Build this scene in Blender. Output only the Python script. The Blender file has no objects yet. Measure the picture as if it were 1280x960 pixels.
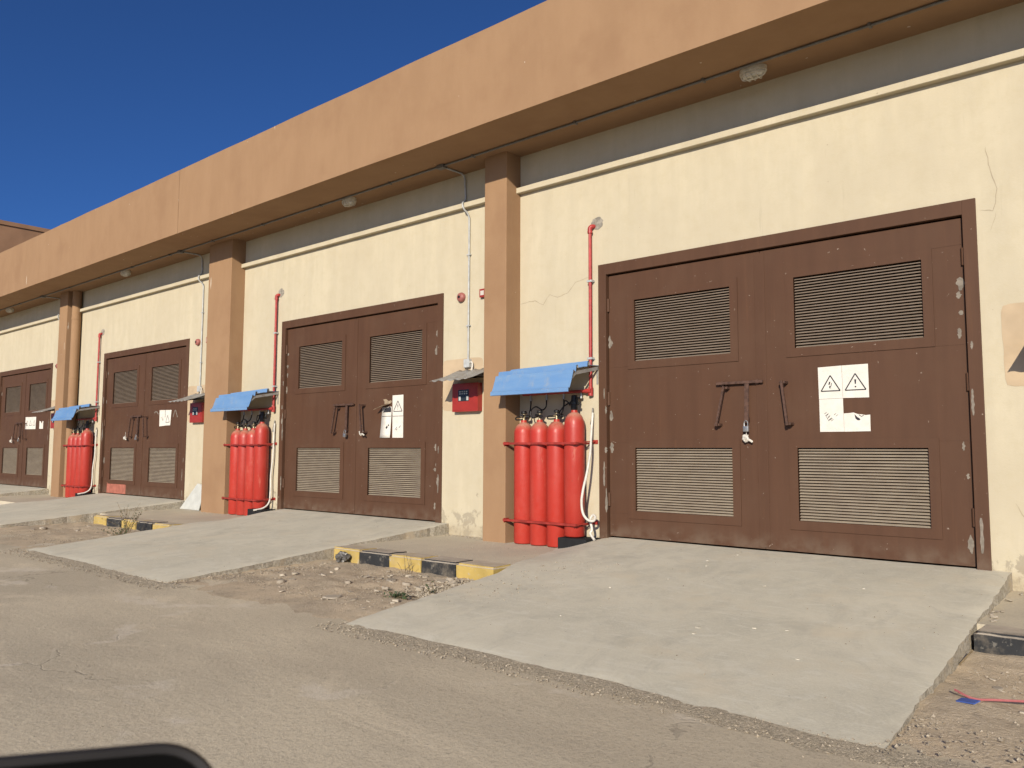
import bpy, bmesh, math, random
import numpy as np
from mathutils import Vector, Matrix, Quaternion

random.seed(7)
rng = np.random.default_rng(7)
scene = bpy.context.scene
COL = scene.collection

# ------------------------------------------------------------------ camera
cam_d = bpy.data.cameras.new('camera')
cam = bpy.data.objects.new('camera', cam_d)
COL.objects.link(cam)
YAW, PITCH, ROLL = 0.7155, 0.0828, 0.0036
fw = Vector((-math.sin(YAW) * math.cos(PITCH), math.cos(YAW) * math.cos(PITCH), math.sin(PITCH)))
rt = fw.cross(Vector((0, 0, 1))).normalized()
up = rt.cross(fw)
r2 = rt * math.cos(ROLL) + up * math.sin(ROLL)
u2 = -rt * math.sin(ROLL) + up * math.cos(ROLL)
CAM = Vector((5.288, -7.6073, 0.9551))
cam.matrix_world = Matrix(((r2.x, u2.x, -fw.x, CAM.x), (r2.y, u2.y, -fw.y, CAM.y), (r2.z, u2.z, -fw.z, CAM.z), (0, 0, 0, 1)))
cam_d.sensor_width = 36
cam_d.lens = 1010.17 / 1280 * 36
cam_d.clip_start = 0.05
cam_d.clip_end = 3000
scene.camera = cam
cam_d.dof.use_dof = True
cam_d.dof.focus_distance = 9.5
cam_d.dof.aperture_fstop = 13

# ------------------------------------------------------------------ light
SUN = Vector((0.48, -1.0, 0.412)).normalized()
w = bpy.data.worlds.new('World')
scene.world = w
w.use_nodes = True
nt = w.node_tree
sky = nt.nodes.new('ShaderNodeTexSky')
sky.sky_type = 'NISHITA'
sky.sun_disc = False
sky.sun_elevation = math.asin(SUN.z)
sky.sun_rotation = math.atan2(SUN.x, SUN.y)
sky.air_density = 0.55
sky.dust_density = 1.2
sky.ozone_density = 10.0
bg = nt.nodes['Background']
bg.inputs[1].default_value = 0.09
nt.links.new(sky.outputs[0], bg.inputs[0])
sd = bpy.data.lights.new('sun', 'SUN')
sd.energy = 4.8
sd.angle = math.radians(0.53)
sd.color = (1.0, 0.905, 0.75)
so = bpy.data.objects.new('sun', sd)
COL.objects.link(so)
so.rotation_mode = 'QUATERNION'
so.rotation_quaternion = SUN.to_track_quat('Z', 'Y')
scene.view_settings.view_transform = 'Standard'
scene.view_settings.look = 'None'
scene.view_settings.exposure = 0.28
scene.view_settings.gamma = 1.0
scene.render.engine = 'CYCLES'
scene.cycles.max_bounces = 5
scene.cycles.diffuse_bounces = 3
scene.cycles.use_adaptive_sampling = True
scene.cycles.adaptive_threshold = 0.02

# ------------------------------------------------------------------ node helpers
class NT:
    def __init__(s, name, rough=0.8, spec=0.3):
        s.m = bpy.data.materials.new(name)
        s.m.use_nodes = True
        s.t = s.m.node_tree
        s.b = s.t.nodes['Principled BSDF']
        s.b.inputs['Roughness'].default_value = rough
        s.b.inputs['Specular IOR Level'].default_value = spec
        g = s.n('ShaderNodeNewGeometry')
        s.pos = g.outputs['Position']
        s.nor = g.outputs['Normal']
    def n(s, t): return s.t.nodes.new(t)
    def put(s, sock, v):
        if isinstance(v, bpy.types.NodeSocket): s.t.links.new(v, sock)
        elif isinstance(v, (tuple, list)) and len(v) == 3 and sock.type == 'RGBA': sock.default_value = (*v, 1)
        else: sock.default_value = v
    def vec(s, sc, loc=(0, 0, 0), src=None):
        m = s.n('ShaderNodeMapping'); s.put(m.inputs['Vector'], src or s.pos)
        m.inputs['Scale'].default_value = sc; m.inputs['Location'].default_value = loc
        return m.outputs[0]
    def noise(s, scale, detail=4, rough=.55, vec=None, dist=0):
        x = s.n('ShaderNodeTexNoise'); s.put(x.inputs['Vector'], vec or s.pos)
        x.inputs['Scale'].default_value = scale; x.inputs['Detail'].default_value = detail
        x.inputs['Roughness'].default_value = rough; x.inputs['Distortion'].default_value = dist
        return x.outputs[0]
    def vor(s, scale, vec=None, feature='F1', rand=1):
        x = s.n('ShaderNodeTexVoronoi'); s.put(x.inputs['Vector'], vec or s.pos); x.feature = feature
        x.inputs['Scale'].default_value = scale; x.inputs['Randomness'].default_value = rand
        return x.outputs[0]
    def rng(s, v, a, b, c=0., d=1., smooth=True):
        x = s.n('ShaderNodeMapRange'); s.put(x.inputs[0], v)
        x.interpolation_type = 'SMOOTHSTEP' if smooth else 'LINEAR'
        for i, q in enumerate((a, b, c, d)): x.inputs[1 + i].default_value = q
        return x.outputs[0]
    def math(s, op, a, b=0.):
        x = s.n('ShaderNodeMath'); x.operation = op; s.put(x.inputs[0], a); s.put(x.inputs[1], b); return x.outputs[0]
    def mix(s, f, a, b, mode='MIX'):
        x = s.n('ShaderNodeMix'); x.data_type = 'RGBA'; x.blend_type = mode
        s.put(x.inputs[0], f); s.put(x.inputs[6], a); s.put(x.inputs[7], b); return x.outputs[2]
    def sep(s, v=None):
        x = s.n('ShaderNodeSeparateXYZ'); s.put(x.inputs[0], v or s.pos); return x.outputs
    def vadd(s, a, b):
        x = s.n('ShaderNodeVectorMath'); x.operation = 'ADD'; s.put(x.inputs[0], a); s.put(x.inputs[1], b); return x.outputs[0]
    def rand(s):
        return s.n('ShaderNodeObjectInfo').outputs['Random']
    def col(s, c): s.put(s.b.inputs['Base Color'], c)
    def rgh(s, c): s.put(s.b.inputs['Roughness'], c)
    def bump(s, h, strength=.3, dist=.01):
        x = s.n('ShaderNodeBump'); x.inputs['Strength'].default_value = strength; x.inputs['Distance'].default_value = dist
        s.put(x.inputs['Height'], h); s.put(s.b.inputs['Normal'], x.outputs[0])

M = {}
def simple(name, c, rough=.6, spec=.4, metal=0., var=.12, sc=18, bump=0.):
    c = tuple(q * .74 for q in c)
    t = NT(name, rough, spec)
    f = t.noise(sc, 3)
    t.col(t.mix(t.rng(f, .3, .7), tuple(x * (1 - var) for x in c), tuple(min(1, x * (1 + var)) for x in c)))
    t.b.inputs['Metallic'].default_value = metal
    if bump: t.bump(t.noise(sc * 4, 4), bump, .004)
    M[name] = t.m

def mat_wall():
    t = NT('cream_plaster', .9, .15)
    z = t.sep()[2]
    st = t.noise(2.2, 4, .6, t.vec((2.2, 2.2, .35)))
    c = t.mix(t.rng(st, .3, .72), (.480, .424, .308), (.435, .384, .281))
    bl = t.noise(.8, 4, .65)
    c = t.mix(t.rng(bl, .40, .70, 0, .7), c, (.42, .366, .265))
    c = t.mix(t.math('MULTIPLY', t.rng(t.noise(14, 3, .6, t.vec((1.4, 1.4, .10))), .62, .80, 0, .35), t.rng(z, .8, 3.4)), c, (.30, .265, .19))
    c = t.mix(t.rng(t.noise(6, 5, .7), .42, .7, 0, .35), c, (.40, .345, .235))
    sp = t.noise(26, 2, .5)
    c = t.mix(t.rng(sp, .745, .785, 0, .6), c, (.20, .16, .115))
    hf = t.noise(4.5, 5, .7)
    lo = t.math('ADD', hf, t.rng(z, -.2, 1.1, .15, -.18))
    c = t.mix(t.rng(lo, .63, .69, 0, .7), c, (.27, .235, .175))
    c = t.mix(t.rng(t.math('ADD', hf, t.rng(z, -.15, .25, .3, -.3)), .5, .75, 0, .55), c, (.30, .25, .175))
    t.col(c)
    h = t.math('ADD', t.math('MULTIPLY', t.noise(50, 3, .7), .6), t.math('MULTIPLY', st, .9))
    h = t.math('SUBTRACT', h, t.rng(lo, .63, .68, 0, .5))
    t.bump(h, .4, .006)
    M['wall'] = t.m

def mat_brown():
    t = NT('brown_plaster', .88, .15)
    st = t.noise(1.6, 4, .65, t.vec((1.6, 1.6, .5)))
    c = t.mix(t.rng(st, .3, .7), (.288, .178, .100), (.264, .161, .090))
    bl = t.noise(1.1, 4, .65)
    c = t.mix(t.rng(bl, .46, .72, 0, .6), c, (.238, .140, .078))
    dr = t.noise(7, 3, .6, t.vec((2, 2, .12)))
    c = t.mix(t.rng(dr, .64, .82, 0, .28), c, (.215, .125, .075))
    wob = t.noise(2.3, 3, .6, t.vec((1, 1, .7), (4, 4, 4)))
    v = t.vor(1.0, t.vec((4.6, 4.6, .55)))
    gr = t.noise(30, 2, .5, t.vec((1, 1, .4)))
    ch = t.math('MULTIPLY', t.math('MULTIPLY', t.rng(v, .045, .075, 1, 0), t.rng(wob, .47, .51)), t.rng(gr, .36, .44))
    v2 = t.vor(4.6, t.vec((1.4, 1.4, .9), (5, 1, 2)))
    ch = t.math('MAXIMUM', ch, t.math('MULTIPLY', t.rng(v2, .03, .05, 1, 0), t.rng(wob, .58, .62)))
    c = t.mix(t.math('MULTIPLY', ch, .85), c, (.56, .49, .40))
    t.col(c)
    t.bump(t.math('ADD', t.math('MULTIPLY', t.noise(45, 3, .7), .6), t.math('MULTIPLY', bl, 1.2)), .35, .006)
    M['brown'] = t.m

def mat_door():
    t = NT('door_paint', .6, .22)
    z = t.sep()[2]
    st = t.noise(4, 4, .6, t.vec((2.4, 2.4, .2)))
    c = t.mix(t.rng(st, .3, .7), (.080, .0385, .0215), (.071, .034, .019))
    ru = t.noise(6, 4, .6, t.vec((2.6, 2.6, .10), (3, 0, 1)))
    c = t.mix(t.rng(ru, .60, .80, 0, .38), c, (.125, .058, .028))
    du = t.noise(1.3, 4, .65)
    c = t.mix(t.rng(du, .45, .75, 0, .4), c, (.092, .052, .033))
    c = t.mix(t.math('MULTIPLY', t.rng(z, .02, .22, .4, 0), t.rng(t.noise(7, 4), .3, .7)), c, (.165, .125, .09))
    ch = t.noise(24, 3, .6)
    c = t.mix(t.rng(ch, .72, .74, 0, .8), c, (.30, .24, .19))
    t.col(c)
    t.rgh(t.rng(du, .3, .7, .55, .75))
    t.bump(t.math('ADD', t.noise(2.5, 3), t.math('MULTIPLY', ru, .3)), .14, .02)
    M['door'] = t.m

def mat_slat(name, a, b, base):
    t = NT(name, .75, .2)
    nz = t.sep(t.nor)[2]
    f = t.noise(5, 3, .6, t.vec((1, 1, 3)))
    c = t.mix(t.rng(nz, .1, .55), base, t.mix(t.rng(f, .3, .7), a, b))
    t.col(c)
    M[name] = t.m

def mat_concrete():
    t = NT('ramp_concrete', .9, .2)
    big = t.noise(.9, 4, .65, None, .6)
    c = t.mix(t.rng(big, .3, .7), (.58, .537, .425), (.49, .455, .36))
    sw = t.noise(2.0, 5, .68, t.vec((1, .5, 1)), 2.4)
    c = t.mix(t.rng(sw, .42, .70, 0, .6), c, (.41, .385, .312))
    fine = t.noise(60, 3, .7)
    c = t.mix(t.rng(fine, .35, .7, 0, .35), c, (.63, .59, .48))
    tr = t.noise(3.2, 5, .72, t.vec((.55, 1.6, 1), (1, 5, 0)), 3.5)
    c = t.mix(t.rng(tr, .50, .66, 0, .55), c, (.60, .57, .48))
    c = t.mix(t.rng(t.noise(1.3, 4, .7, t.vec((1, 1, 1), (9, 2, 0))), .56, .72, 0, .5), c, (.36, .335, .27))
    sp2 = t.vor(5.2, t.vec((1, 1, 1), (4, 2, 0)))
    c = t.mix(t.rng(sp2, .02, .04, .6, 0), c, (.20, .18, .15))
    du = t.noise(1.6, 4, .7)
    c = t.mix(t.rng(du, .5, .75, 0, .55), c, (.57, .495, .365))
    t.col(c)
    t.bump(t.math('ADD', t.math('MULTIPLY', fine, .4), t.math('MULTIPLY', sw, .35)), .4, .012)
    M['concrete'] = t.m

def mat_pavement():
    t = NT('pavement_concrete', .92, .15)
    c = t.mix(t.rng(t.noise(1.2, 4, .6), .3, .7), (.55, .485, .365), (.47, .415, .315))
    fi = t.noise(50, 4, .7)
    c = t.mix(t.rng(fi, .4, .72, 0, .5), c, (.34, .30, .245))
    c = t.mix(t.rng(t.noise(2.5, 4, .7), .55, .75, 0, .6), c, (.54, .44, .315))
    t.col(c); t.bump(fi, .4, .008)
    M['pavement'] = t.m

def mat_road():
    t = NT('dusty_asphalt', .93, .12)
    lg = t.noise(.35, 4, .6, t.vec((1, 1.6, 1)), .4)
    c = t.mix(t.rng(lg, .32, .68), (.585, .505, .37), (.47, .405, .30))
    md = t.noise(1.7, 5, .68, t.vec((.6, 1.5, 1)), .5)
    c = t.mix(t.rng(md, .42, .70, 0, .6), c, (.47, .40, .295))
    du = t.noise(.8, 5, .7, t.vec((.8, 1.3, 1), (7, 3, 0)), 1.0)
    c = t.mix(t.rng(du, .54, .70, 0, .7), c, (.67, .575, .42))
    ag = t.noise(75, 4, .8)
    c = t.mix(t.rng(ag, .48, .66, 0, .45), c, (.235, .20, .15))
    pit = t.noise(20, 4, .75)
    c = t.mix(t.rng(pit, .58, .70, 0, .45), c, (.20, .175, .14))
    wv = t.n('ShaderNodeTexNoise'); wv.inputs['Scale'].default_value = 2.2; wv.inputs['Detail'].default_value = 4
    t.put(wv.inputs['Vector'], t.pos)
    sc = t.n('ShaderNodeVectorMath'); sc.operation = 'SCALE'; t.put(sc.inputs[0], wv.outputs['Color']); sc.inputs['Scale'].default_value = .9
    cv = t.vor(.38, t.vadd(t.pos, sc.outputs[0]), 'DISTANCE_TO_EDGE')
    cr = t.math('MULTIPLY', t.rng(cv, .002, .005, 1, 0), t.rng(lg, .5, .6))
    c = t.mix(t.math('MULTIPLY', cr, .35), c, (.15, .13, .105))
    ps = t.math('MULTIPLY', t.rng(cv, .010, .028, 1, 0), t.rng(du, .48, .58))
    c = t.mix(t.math('MULTIPLY', ps, .6), c, (.62, .55, .44))
    t.col(c)
    h = t.math('ADD', t.math('MULTIPLY', ag, .4), t.math('MULTIPLY', pit, .9))
    h = t.math('SUBTRACT', h, t.math('MULTIPLY', cr, .3))
    t.bump(h, .5, .010)
    M['road'] = t.m

def mat_dirt():
    t = NT('sandy_dirt', .95, .1)
    c = t.mix(t.rng(t.noise(1.8, 5, .65), .3, .7), (.55, .44, .305), (.42, .345, .25))
    c = t.mix(t.rng(t.noise(9, 5, .7), .48, .72, 0, .65), c, (.285, .235, .175))
    fi = t.noise(45, 4, .75)
    c = t.mix(t.rng(fi, .5, .7, 0, .5), c, (.60, .52, .41))
    t.col(c); t.bump(fi, .7, .02)
    M['dirt'] = t.m

def mat_stone():
    t = NT('rubble_stone', .93, .15)
    r = t.rand()
    c = t.mix(r, (.25, .215, .17), (.42, .365, .285))
    fi = t.noise(25, 4, .7)
    c = t.mix(t.rng(fi, .4, .7, 0, .6), c, (.32, .27, .21))
    t.col(c); t.bump(fi, .5, .006)
    M['stone'] = t.m
    t = NT('gravel', .95, .1)
    c = t.mix(t.rng(t.noise(40, 2), .3, .7), (.19, .16, .122), (.42, .36, .275))
    t.col(c); M['gravel'] = t.m
    t = NT('loose_gravel_bed', .95, .1)
    fi = t.noise(60, 4, .8)
    c = t.mix(t.rng(fi, .35, .65), (.31, .265, .20), (.55, .47, .35))
    t.col(c); t.bump(fi, .9, .02); M['gravelbed'] = t.m

def mat_edge():
    t = NT('broken_concrete_edge', .95, .1)
    fi = t.noise(38, 4, .8)
    c = t.mix(t.rng(fi, .35, .65), (.27, .24, .19), (.50, .45, .36))
    c = t.mix(t.rng(t.noise(4, 4, .7), .5, .68, 0, .8), c, (.46, .38, .27))
    t.col(c); t.bump(fi, .9, .03); M['broken_edge'] = t.m

def mat_kerb(name, c0, wear):
    t = NT(name, .8, .2)
    c = t.mix(t.rng(t.noise(4, 4), .3, .7), c0, tuple(x * .8 for x in c0))
    c = t.mix(t.rng(t.noise(14, 5, .75), .56, .66, 0, .85), c, wear)
    c = t.mix(t.rng(t.noise(6, 4, .7), .5, .8, 0, .35), c, (.36, .30, .22))
    nz = t.sep(t.nor)[2]
    c = t.mix(t.math('MULTIPLY', t.rng(nz, .35, .85), t.rng(t.noise(5, 4, .7), .2, .55, .5, .95)), c, (.42, .36, .285))
    t.col(c); t.bump(t.noise(40, 4, .7), .35, .008)
    M[name] = t.m

def mat_cyl():
    t = NT('red_cylinder_paint', .38, .4)
    nz = t.sep(t.nor)[2]
    c = t.mix(t.rand(), (.38, .030, .019), (.32, .026, .017))
    c = t.mix(t.rng(t.noise(5, 4, .6, t.vec((1, 1, .35))), .42, .75, 0, .5), c, (.40, .058, .040))
    dn = t.noise(16, 4, .7)
    f = t.math('MULTIPLY', t.rng(nz, .12, .85), t.rng(dn, .2, .65, .35, .9))
    c = t.mix(f, c, (.40, .215, .15))
    c = t.mix(t.rng(t.noise(28, 3, .7), .66, .72, 0, .7), c, (.20, .05, .036))
    sc2 = t.noise(11, 4, .75, t.vec((1, 1, .22), (2, 7, 3)))
    c = t.mix(t.rng(sc2, .60, .74, 0, .6), c, (.44, .14, .095))
    c = t.mix(t.rng(t.noise(3, 3, .6), .45, .75, 0, .35), c, (.30, .028, .02))
    t.col(c); t.rgh(t.rng(dn, .3, .7, .33, .55))
    M['cyl'] = t.m

def mat_blue():
    t = NT('blue_sheet_paint', .42, .4)
    c = t.mix(t.rng(t.noise(4, 4, .6, t.vec((.4, 2, 2))), .3, .7), (.105, .215, .405), (.14, .25, .42))
    c = t.mix(t.rng(t.noise(9, 5, .75, t.vec((1, .5, .5))), .52, .72, 0, .55), c, (.26, .29, .32))
    t.col(c); M['blue'] = t.m

def mat_galv():
    t = NT('weathered_galvanised_sheet', .55, .4)
    c = t.mix(t.rng(t.noise(7, 4, .65), .3, .7), (.33, .32, .295), (.24, .225, .205))
    c = t.mix(t.rng(t.noise(16, 4, .7), .58, .7, 0, .6), c, (.18, .135, .095))
    t.col(c); t.b.inputs['Metallic'].default_value = .25
    M['galv'] = t.m

mat_wall(); mat_brown(); mat_door(); mat_slat('slat', (.22, .175, .132), (.18, .142, .106), (.085, .053, .038)); mat_slat('slat_lower', (.30, .25, .185), (.245, .20, .15), (.10, .066, .046)); mat_concrete(); mat_pavement(); mat_road(); mat_dirt(); mat_stone()
mat_kerb('kerb_yellow', (.45, .325, .10), (.38, .33, .26)); mat_kerb('kerb_black', (.030, .031, .033), (.15, .14, .12))
mat_edge(); mat_cyl(); mat_blue(); mat_galv()
simple('red_pipe', (.42, .045, .04), .45, .4, 0, .2, 20)
simple('panel_red', (.36, .032, .024), .4, .45, 0, .08, 10)
simple('bell_red', (.38, .13, .11), .5, .4, 0, .15)
simple('rail_red', (.34, .035, .025), .5, .4, 0, .25, 14)
simple('black_rubber', (.012, .012, .013), .5, .4)
simple('black_block', (.02, .02, .021), .8, .2)
simple('brass', (.38, .30, .18), .4, .5, .7)
simple('steel', (.48, .48, .47), .4, .5, .8)
simple('pvc_grey', (.50, .51, .50), .5, .4)
simple('white_plastic', (.70, .66, .58), .5, .4, 0, .12, 12)
simple('conduit_dark', (.20, .19, .175), .5, .4, .4)
simple('paper', (.80, .76, .68), .85, .15, 0, .05, 14, .25)
simple('ink', (.045, .045, .055), .8, .1, 0, .3, 40)
simple('card', (.40, .31, .21), .9, .1, 0, .2, 20)
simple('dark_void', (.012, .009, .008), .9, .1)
simple('rust_steel', (.105, .055, .038), .65, .4, .2, .3, 30)
simple('filler_grey', (.25, .215, .175), .85, .2, 0, .2, 20)
simple('patch_beige', (.56, .43, .285), .92, .15, 0, .10, 3, .3)
simple('mortar', (.33, .30, .25), .95, .1, 0, .3, 16, .5)
simple('crack_dark', (.42, .35, .25), .95, .1)
simple('glass_dark', (.03, .035, .04), .15, .5)
simple('lens', (.75, .71, .60), .3, .5, 0, .15, 20)
simple('light_body', (.72, .66, .54), .6, .4, 0, .15, 20)
simple('board_white', (.58, .585, .54), .7, .3, 0, .08, 8)
simple('paint_flake', (.66, .61, .50), .9, .1)
simple('primer_pink', (.42, .15, .105), .8, .2, 0, .15, 12)
simple('far_brown', (.36, .205, .12), .9, .15, 0, .10, 1.5)
simple('leaf_green', (.05, .075, .028), .6, .3, 0, .4, 30)
simple('dry_stem', (.24, .18, .105), .8, .2, 0, .3, 30)
simple('wire_pink', (.48, .15, .15), .5, .4)
simple('tag_blue', (.07, .13, .42), .6, .3)
simple('black_plastic', (.010, .010, .011), .38, .4)
simple('mirror_rim', (.026, .024, .024), .6, .25)
simple('black_face', (.004, .004, .004), .9, .05)
simple('roof_concrete', (.35, .32, .28), .9, .15)

# ------------------------------------------------------------------ mesh builder
class MB:
    def __init__(s): s.v = []; s.f = []; s.smooth = []
    def add(s, vs, fs, smooth=False):
        o = len(s.v); s.v += [tuple(v) for v in vs]
        s.f += [tuple(i + o for i in f) for f in fs]; s.smooth += [smooth] * len(fs); return s
    def box(s, x0, x1, y0, y1, z0, z1, ch=0.):
        if ch <= 0:
            s.add([(x, y, z) for x in (x0, x1) for y in (y0, y1) for z in (z0, z1)],
                  [(0, 1, 3, 2), (4, 6, 7, 5), (0, 4, 5, 1), (2, 3, 7, 6), (0, 2, 6, 4), (1, 5, 7, 3)])
            return s
        bm = bmesh.new(); bmesh.ops.create_cube(bm, size=1)
        for v in bm.verts: v.co = Vector(((x0 + x1) / 2 + v.co.x * (x1 - x0), (y0 + y1) / 2 + v.co.y * (y1 - y0), (z0 + z1) / 2 + v.co.z * (z1 - z0)))
        bmesh.ops.bevel(bm, geom=bm.edges[:], offset=ch, segments=2, affect='EDGES', profile=.6)
        s.bm(bm); return s
    def bm(s, bm, smooth=False):
        bm.verts.index_update()
        s.add([v.co[:] for v in bm.verts], [[v.index for v in f.verts] for f in bm.faces], smooth); bm.free(); return s
    def tube(s, pts, r, n=10, cap=True):
        pts = [Vector(p) for p in pts]; rr = r if isinstance(r, (list, tuple)) else [r] * len(pts)
        t0 = (pts[1] - pts[0]).normalized(); a = t0.orthogonal().normalized()
        vs = []; L = len(pts)
        for i, p in enumerate(pts):
            t = ((pts[min(i + 1, L - 1)] - p).normalized() + (p - pts[max(i - 1, 0)]).normalized()).normalized()
            a = (a - t * a.dot(t)).normalized(); b = t.cross(a)
            vs += [p + (a * math.cos(2 * math.pi * k / n) + b * math.sin(2 * math.pi * k / n)) * rr[i] for k in range(n)]
        fs = [(i * n + k, i * n + (k + 1) % n, (i + 1) * n + (k + 1) % n, (i + 1) * n + k) for i in range(L - 1) for k in range(n)]
        s.add(vs, fs, True)
        if cap: o = len(s.v) - len(vs); s.f += [tuple(o + k for k in range(n))[::-1], tuple(o + (L - 1) * n + k for k in range(n))]; s.smooth += [False, False]
        return s
    def lathe(s, prof, n=28, c=(0, 0, 0), axis='Z'):
        vs = []
        for (r, h) in prof:
            for k in range(n):
                a = 2 * math.pi * k / n; p = (r * math.cos(a), r * math.sin(a), h)
                if axis == 'Y': p = (p[0], p[2], p[1])
                if axis == 'X': p = (p[2], p[0], p[1])
                vs.append((c[0] + p[0], c[1] + p[1], c[2] + p[2]))
        L = len(prof)
        fs = [(i * n + k, i * n + (k + 1) % n, (i + 1) * n + (k + 1) % n, (i + 1) * n + k) for i in range(L - 1) for k in range(n)]
        fs += [tuple(range(n))[::-1], tuple((L - 1) * n + k for k in range(n))]
        s.add(vs, fs, True); return s
    def plate(s, xs, zs, holes, y0, y1):
        """solid plate in the xz plane with rectangular holes; y0 front, y1 back"""
        xs = sorted(set(xs + [h[0] for h in holes] + [h[1] for h in holes])); zs = sorted(set(zs + [h[2] for h in holes] + [h[3] for h in holes]))
        def solid(i, j):
            if i < 0 or j < 0 or i >= len(xs) - 1 or j >= len(zs) - 1: return False
            cx, cz = (xs[i] + xs[i + 1]) / 2, (zs[j] + zs[j + 1]) / 2
            return not any(h[0] < cx < h[1] and h[2] < cz < h[3] for h in holes)
        idx = {}; vs = []; fs = []
        def vid(i, j, y):
            k = (i, j, y)
            if k not in idx: idx[k] = len(vs); vs.append((xs[i], y, zs[j]))
            return idx[k]
        for i in range(len(xs) - 1):
            for j in range(len(zs) - 1):
                if not solid(i, j): continue
                fs.append((vid(i, j, y0), vid(i + 1, j, y0), vid(i + 1, j + 1, y0), vid(i, j + 1, y0)))
                fs.append((vid(i, j, y1), vid(i, j + 1, y1), vid(i + 1, j + 1, y1), vid(i + 1, j, y1)))
                if not solid(i - 1, j): fs.append((vid(i, j, y0), vid(i, j + 1, y0), vid(i, j + 1, y1), vid(i, j, y1)))
                if not solid(i + 1, j): fs.append((vid(i + 1, j, y0), vid(i + 1, j, y1), vid(i + 1, j + 1, y1), vid(i + 1, j + 1, y0)))
                if not solid(i, j - 1): fs.append((vid(i, j, y0), vid(i, j, y1), vid(i + 1, j, y1), vid(i + 1, j, y0)))
                if not solid(i, j + 1): fs.append((vid(i, j + 1, y0), vid(i + 1, j + 1, y0), vid(i + 1, j + 1, y1), vid(i, j + 1, y1)))
        s.add(vs, fs); return s
    def poly(s, pts, y0, y1):
        """extruded polygon in the xz plane (pts (x,z) counter-clockwise seen from -y)"""
        n = len(pts)
        s.add([(x, y0, z) for x, z in pts] + [(x, y1, z) for x, z in pts],
              [tuple(range(n)), tuple(range(n, 2 * n))[::-1]] + [(i, i + n, (i + 1) % n + n, (i + 1) % n) for i in range(n)]); return s
    def mesh(s, name, mats):
        me = bpy.data.meshes.new(name); me.from_pydata(s.v, [], s.f)
        me.polygons.foreach_set('use_smooth', s.smooth)
        for m in (mats if isinstance(mats, (list, tuple)) else [mats]): me.materials.append(M[m])
        bm = bmesh.new(); bm.from_mesh(me); bmesh.ops.recalc_face_normals(bm, faces=bm.faces); bm.to_mesh(me); bm.free()
        if any(s.smooth): me.set_sharp_from_angle(angle=math.radians(42))
        me.update(); return me
    def build(s, name, mats, parent=None, loc=None):
        return link(name, s.mesh(name, mats), parent, loc)

def link(name, me, parent=None, loc=None):
    o = bpy.data.objects.new(name, me); COL.objects.link(o)
    if parent is not None: o.parent = parent
    if loc is not None: o.location = loc
    return o
def tag(o, label, cat=None, group=None, kind=None):
    o['label'] = label
    if cat: o['category'] = cat
    if group: o['group'] = group
    if kind: o['kind'] = kind
    return o
def thing(name, label, cat, loc=(0, 0, 0), group=None):
    return tag(link(name, None, None, loc), label, cat, group)
def struct(o, label): return tag(o, label, None, None, 'structure')
def smooth_path(pts, n=8):
    P = [Vector(p) for p in pts]; out = []
    for i in range(len(P) - 1):
        p0, p1, p2, p3 = P[max(i - 1, 0)], P[i], P[i + 1], P[min(i + 2, len(P) - 1)]
        for k in range(n):
            t = k / n
            out.append(.5 * ((2 * p1) + (p2 - p0) * t + (2 * p0 - 5 * p1 + 4 * p2 - p3) * t * t + (3 * p1 - p0 - 3 * p2 + p3) * t ** 3))
    return out + [P[-1]]
from mathutils import noise as mn
def nz(x, y, z=0., s=1.): return mn.noise(Vector((x * s, y * s, z * s)))

# ------------------------------------------------------------------ layout (metres; the facade is the plane y = 0, x runs along it)
DOORX = [0.0, -6.42, -13.43, -20.31]
DW, DH = 3.86, 3.10
PILLARS = [(5.30, 5.72), (-1.561, -1.193), (-8.433, -7.647), (-15.447, -14.982), (-22.30, -21.90)]
PD = 0.268
ZS, DEP, HF = 4.675, 1.078, 1.131
XL, XR = -26.0, 9.0
ZP, ZR = -0.143, -0.30

# ------------------------------------------------------------------ ground
mb = MB(); E_ = 900
mb.add([(-E_, -E_, ZR), (E_, -E_, ZR), (E_, E_, ZR), (-E_, E_, ZR)], [(0, 1, 2, 3)])
struct(mb.build('road', 'road'), 'dusty grey brown asphalt road surface in front of the building')
mb = MB().box(XL, XR, -1.62, -.001, -.5, ZP)
struct(mb.build('pavement', 'pavement'), 'dusty concrete pavement along the foot of the building')

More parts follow.
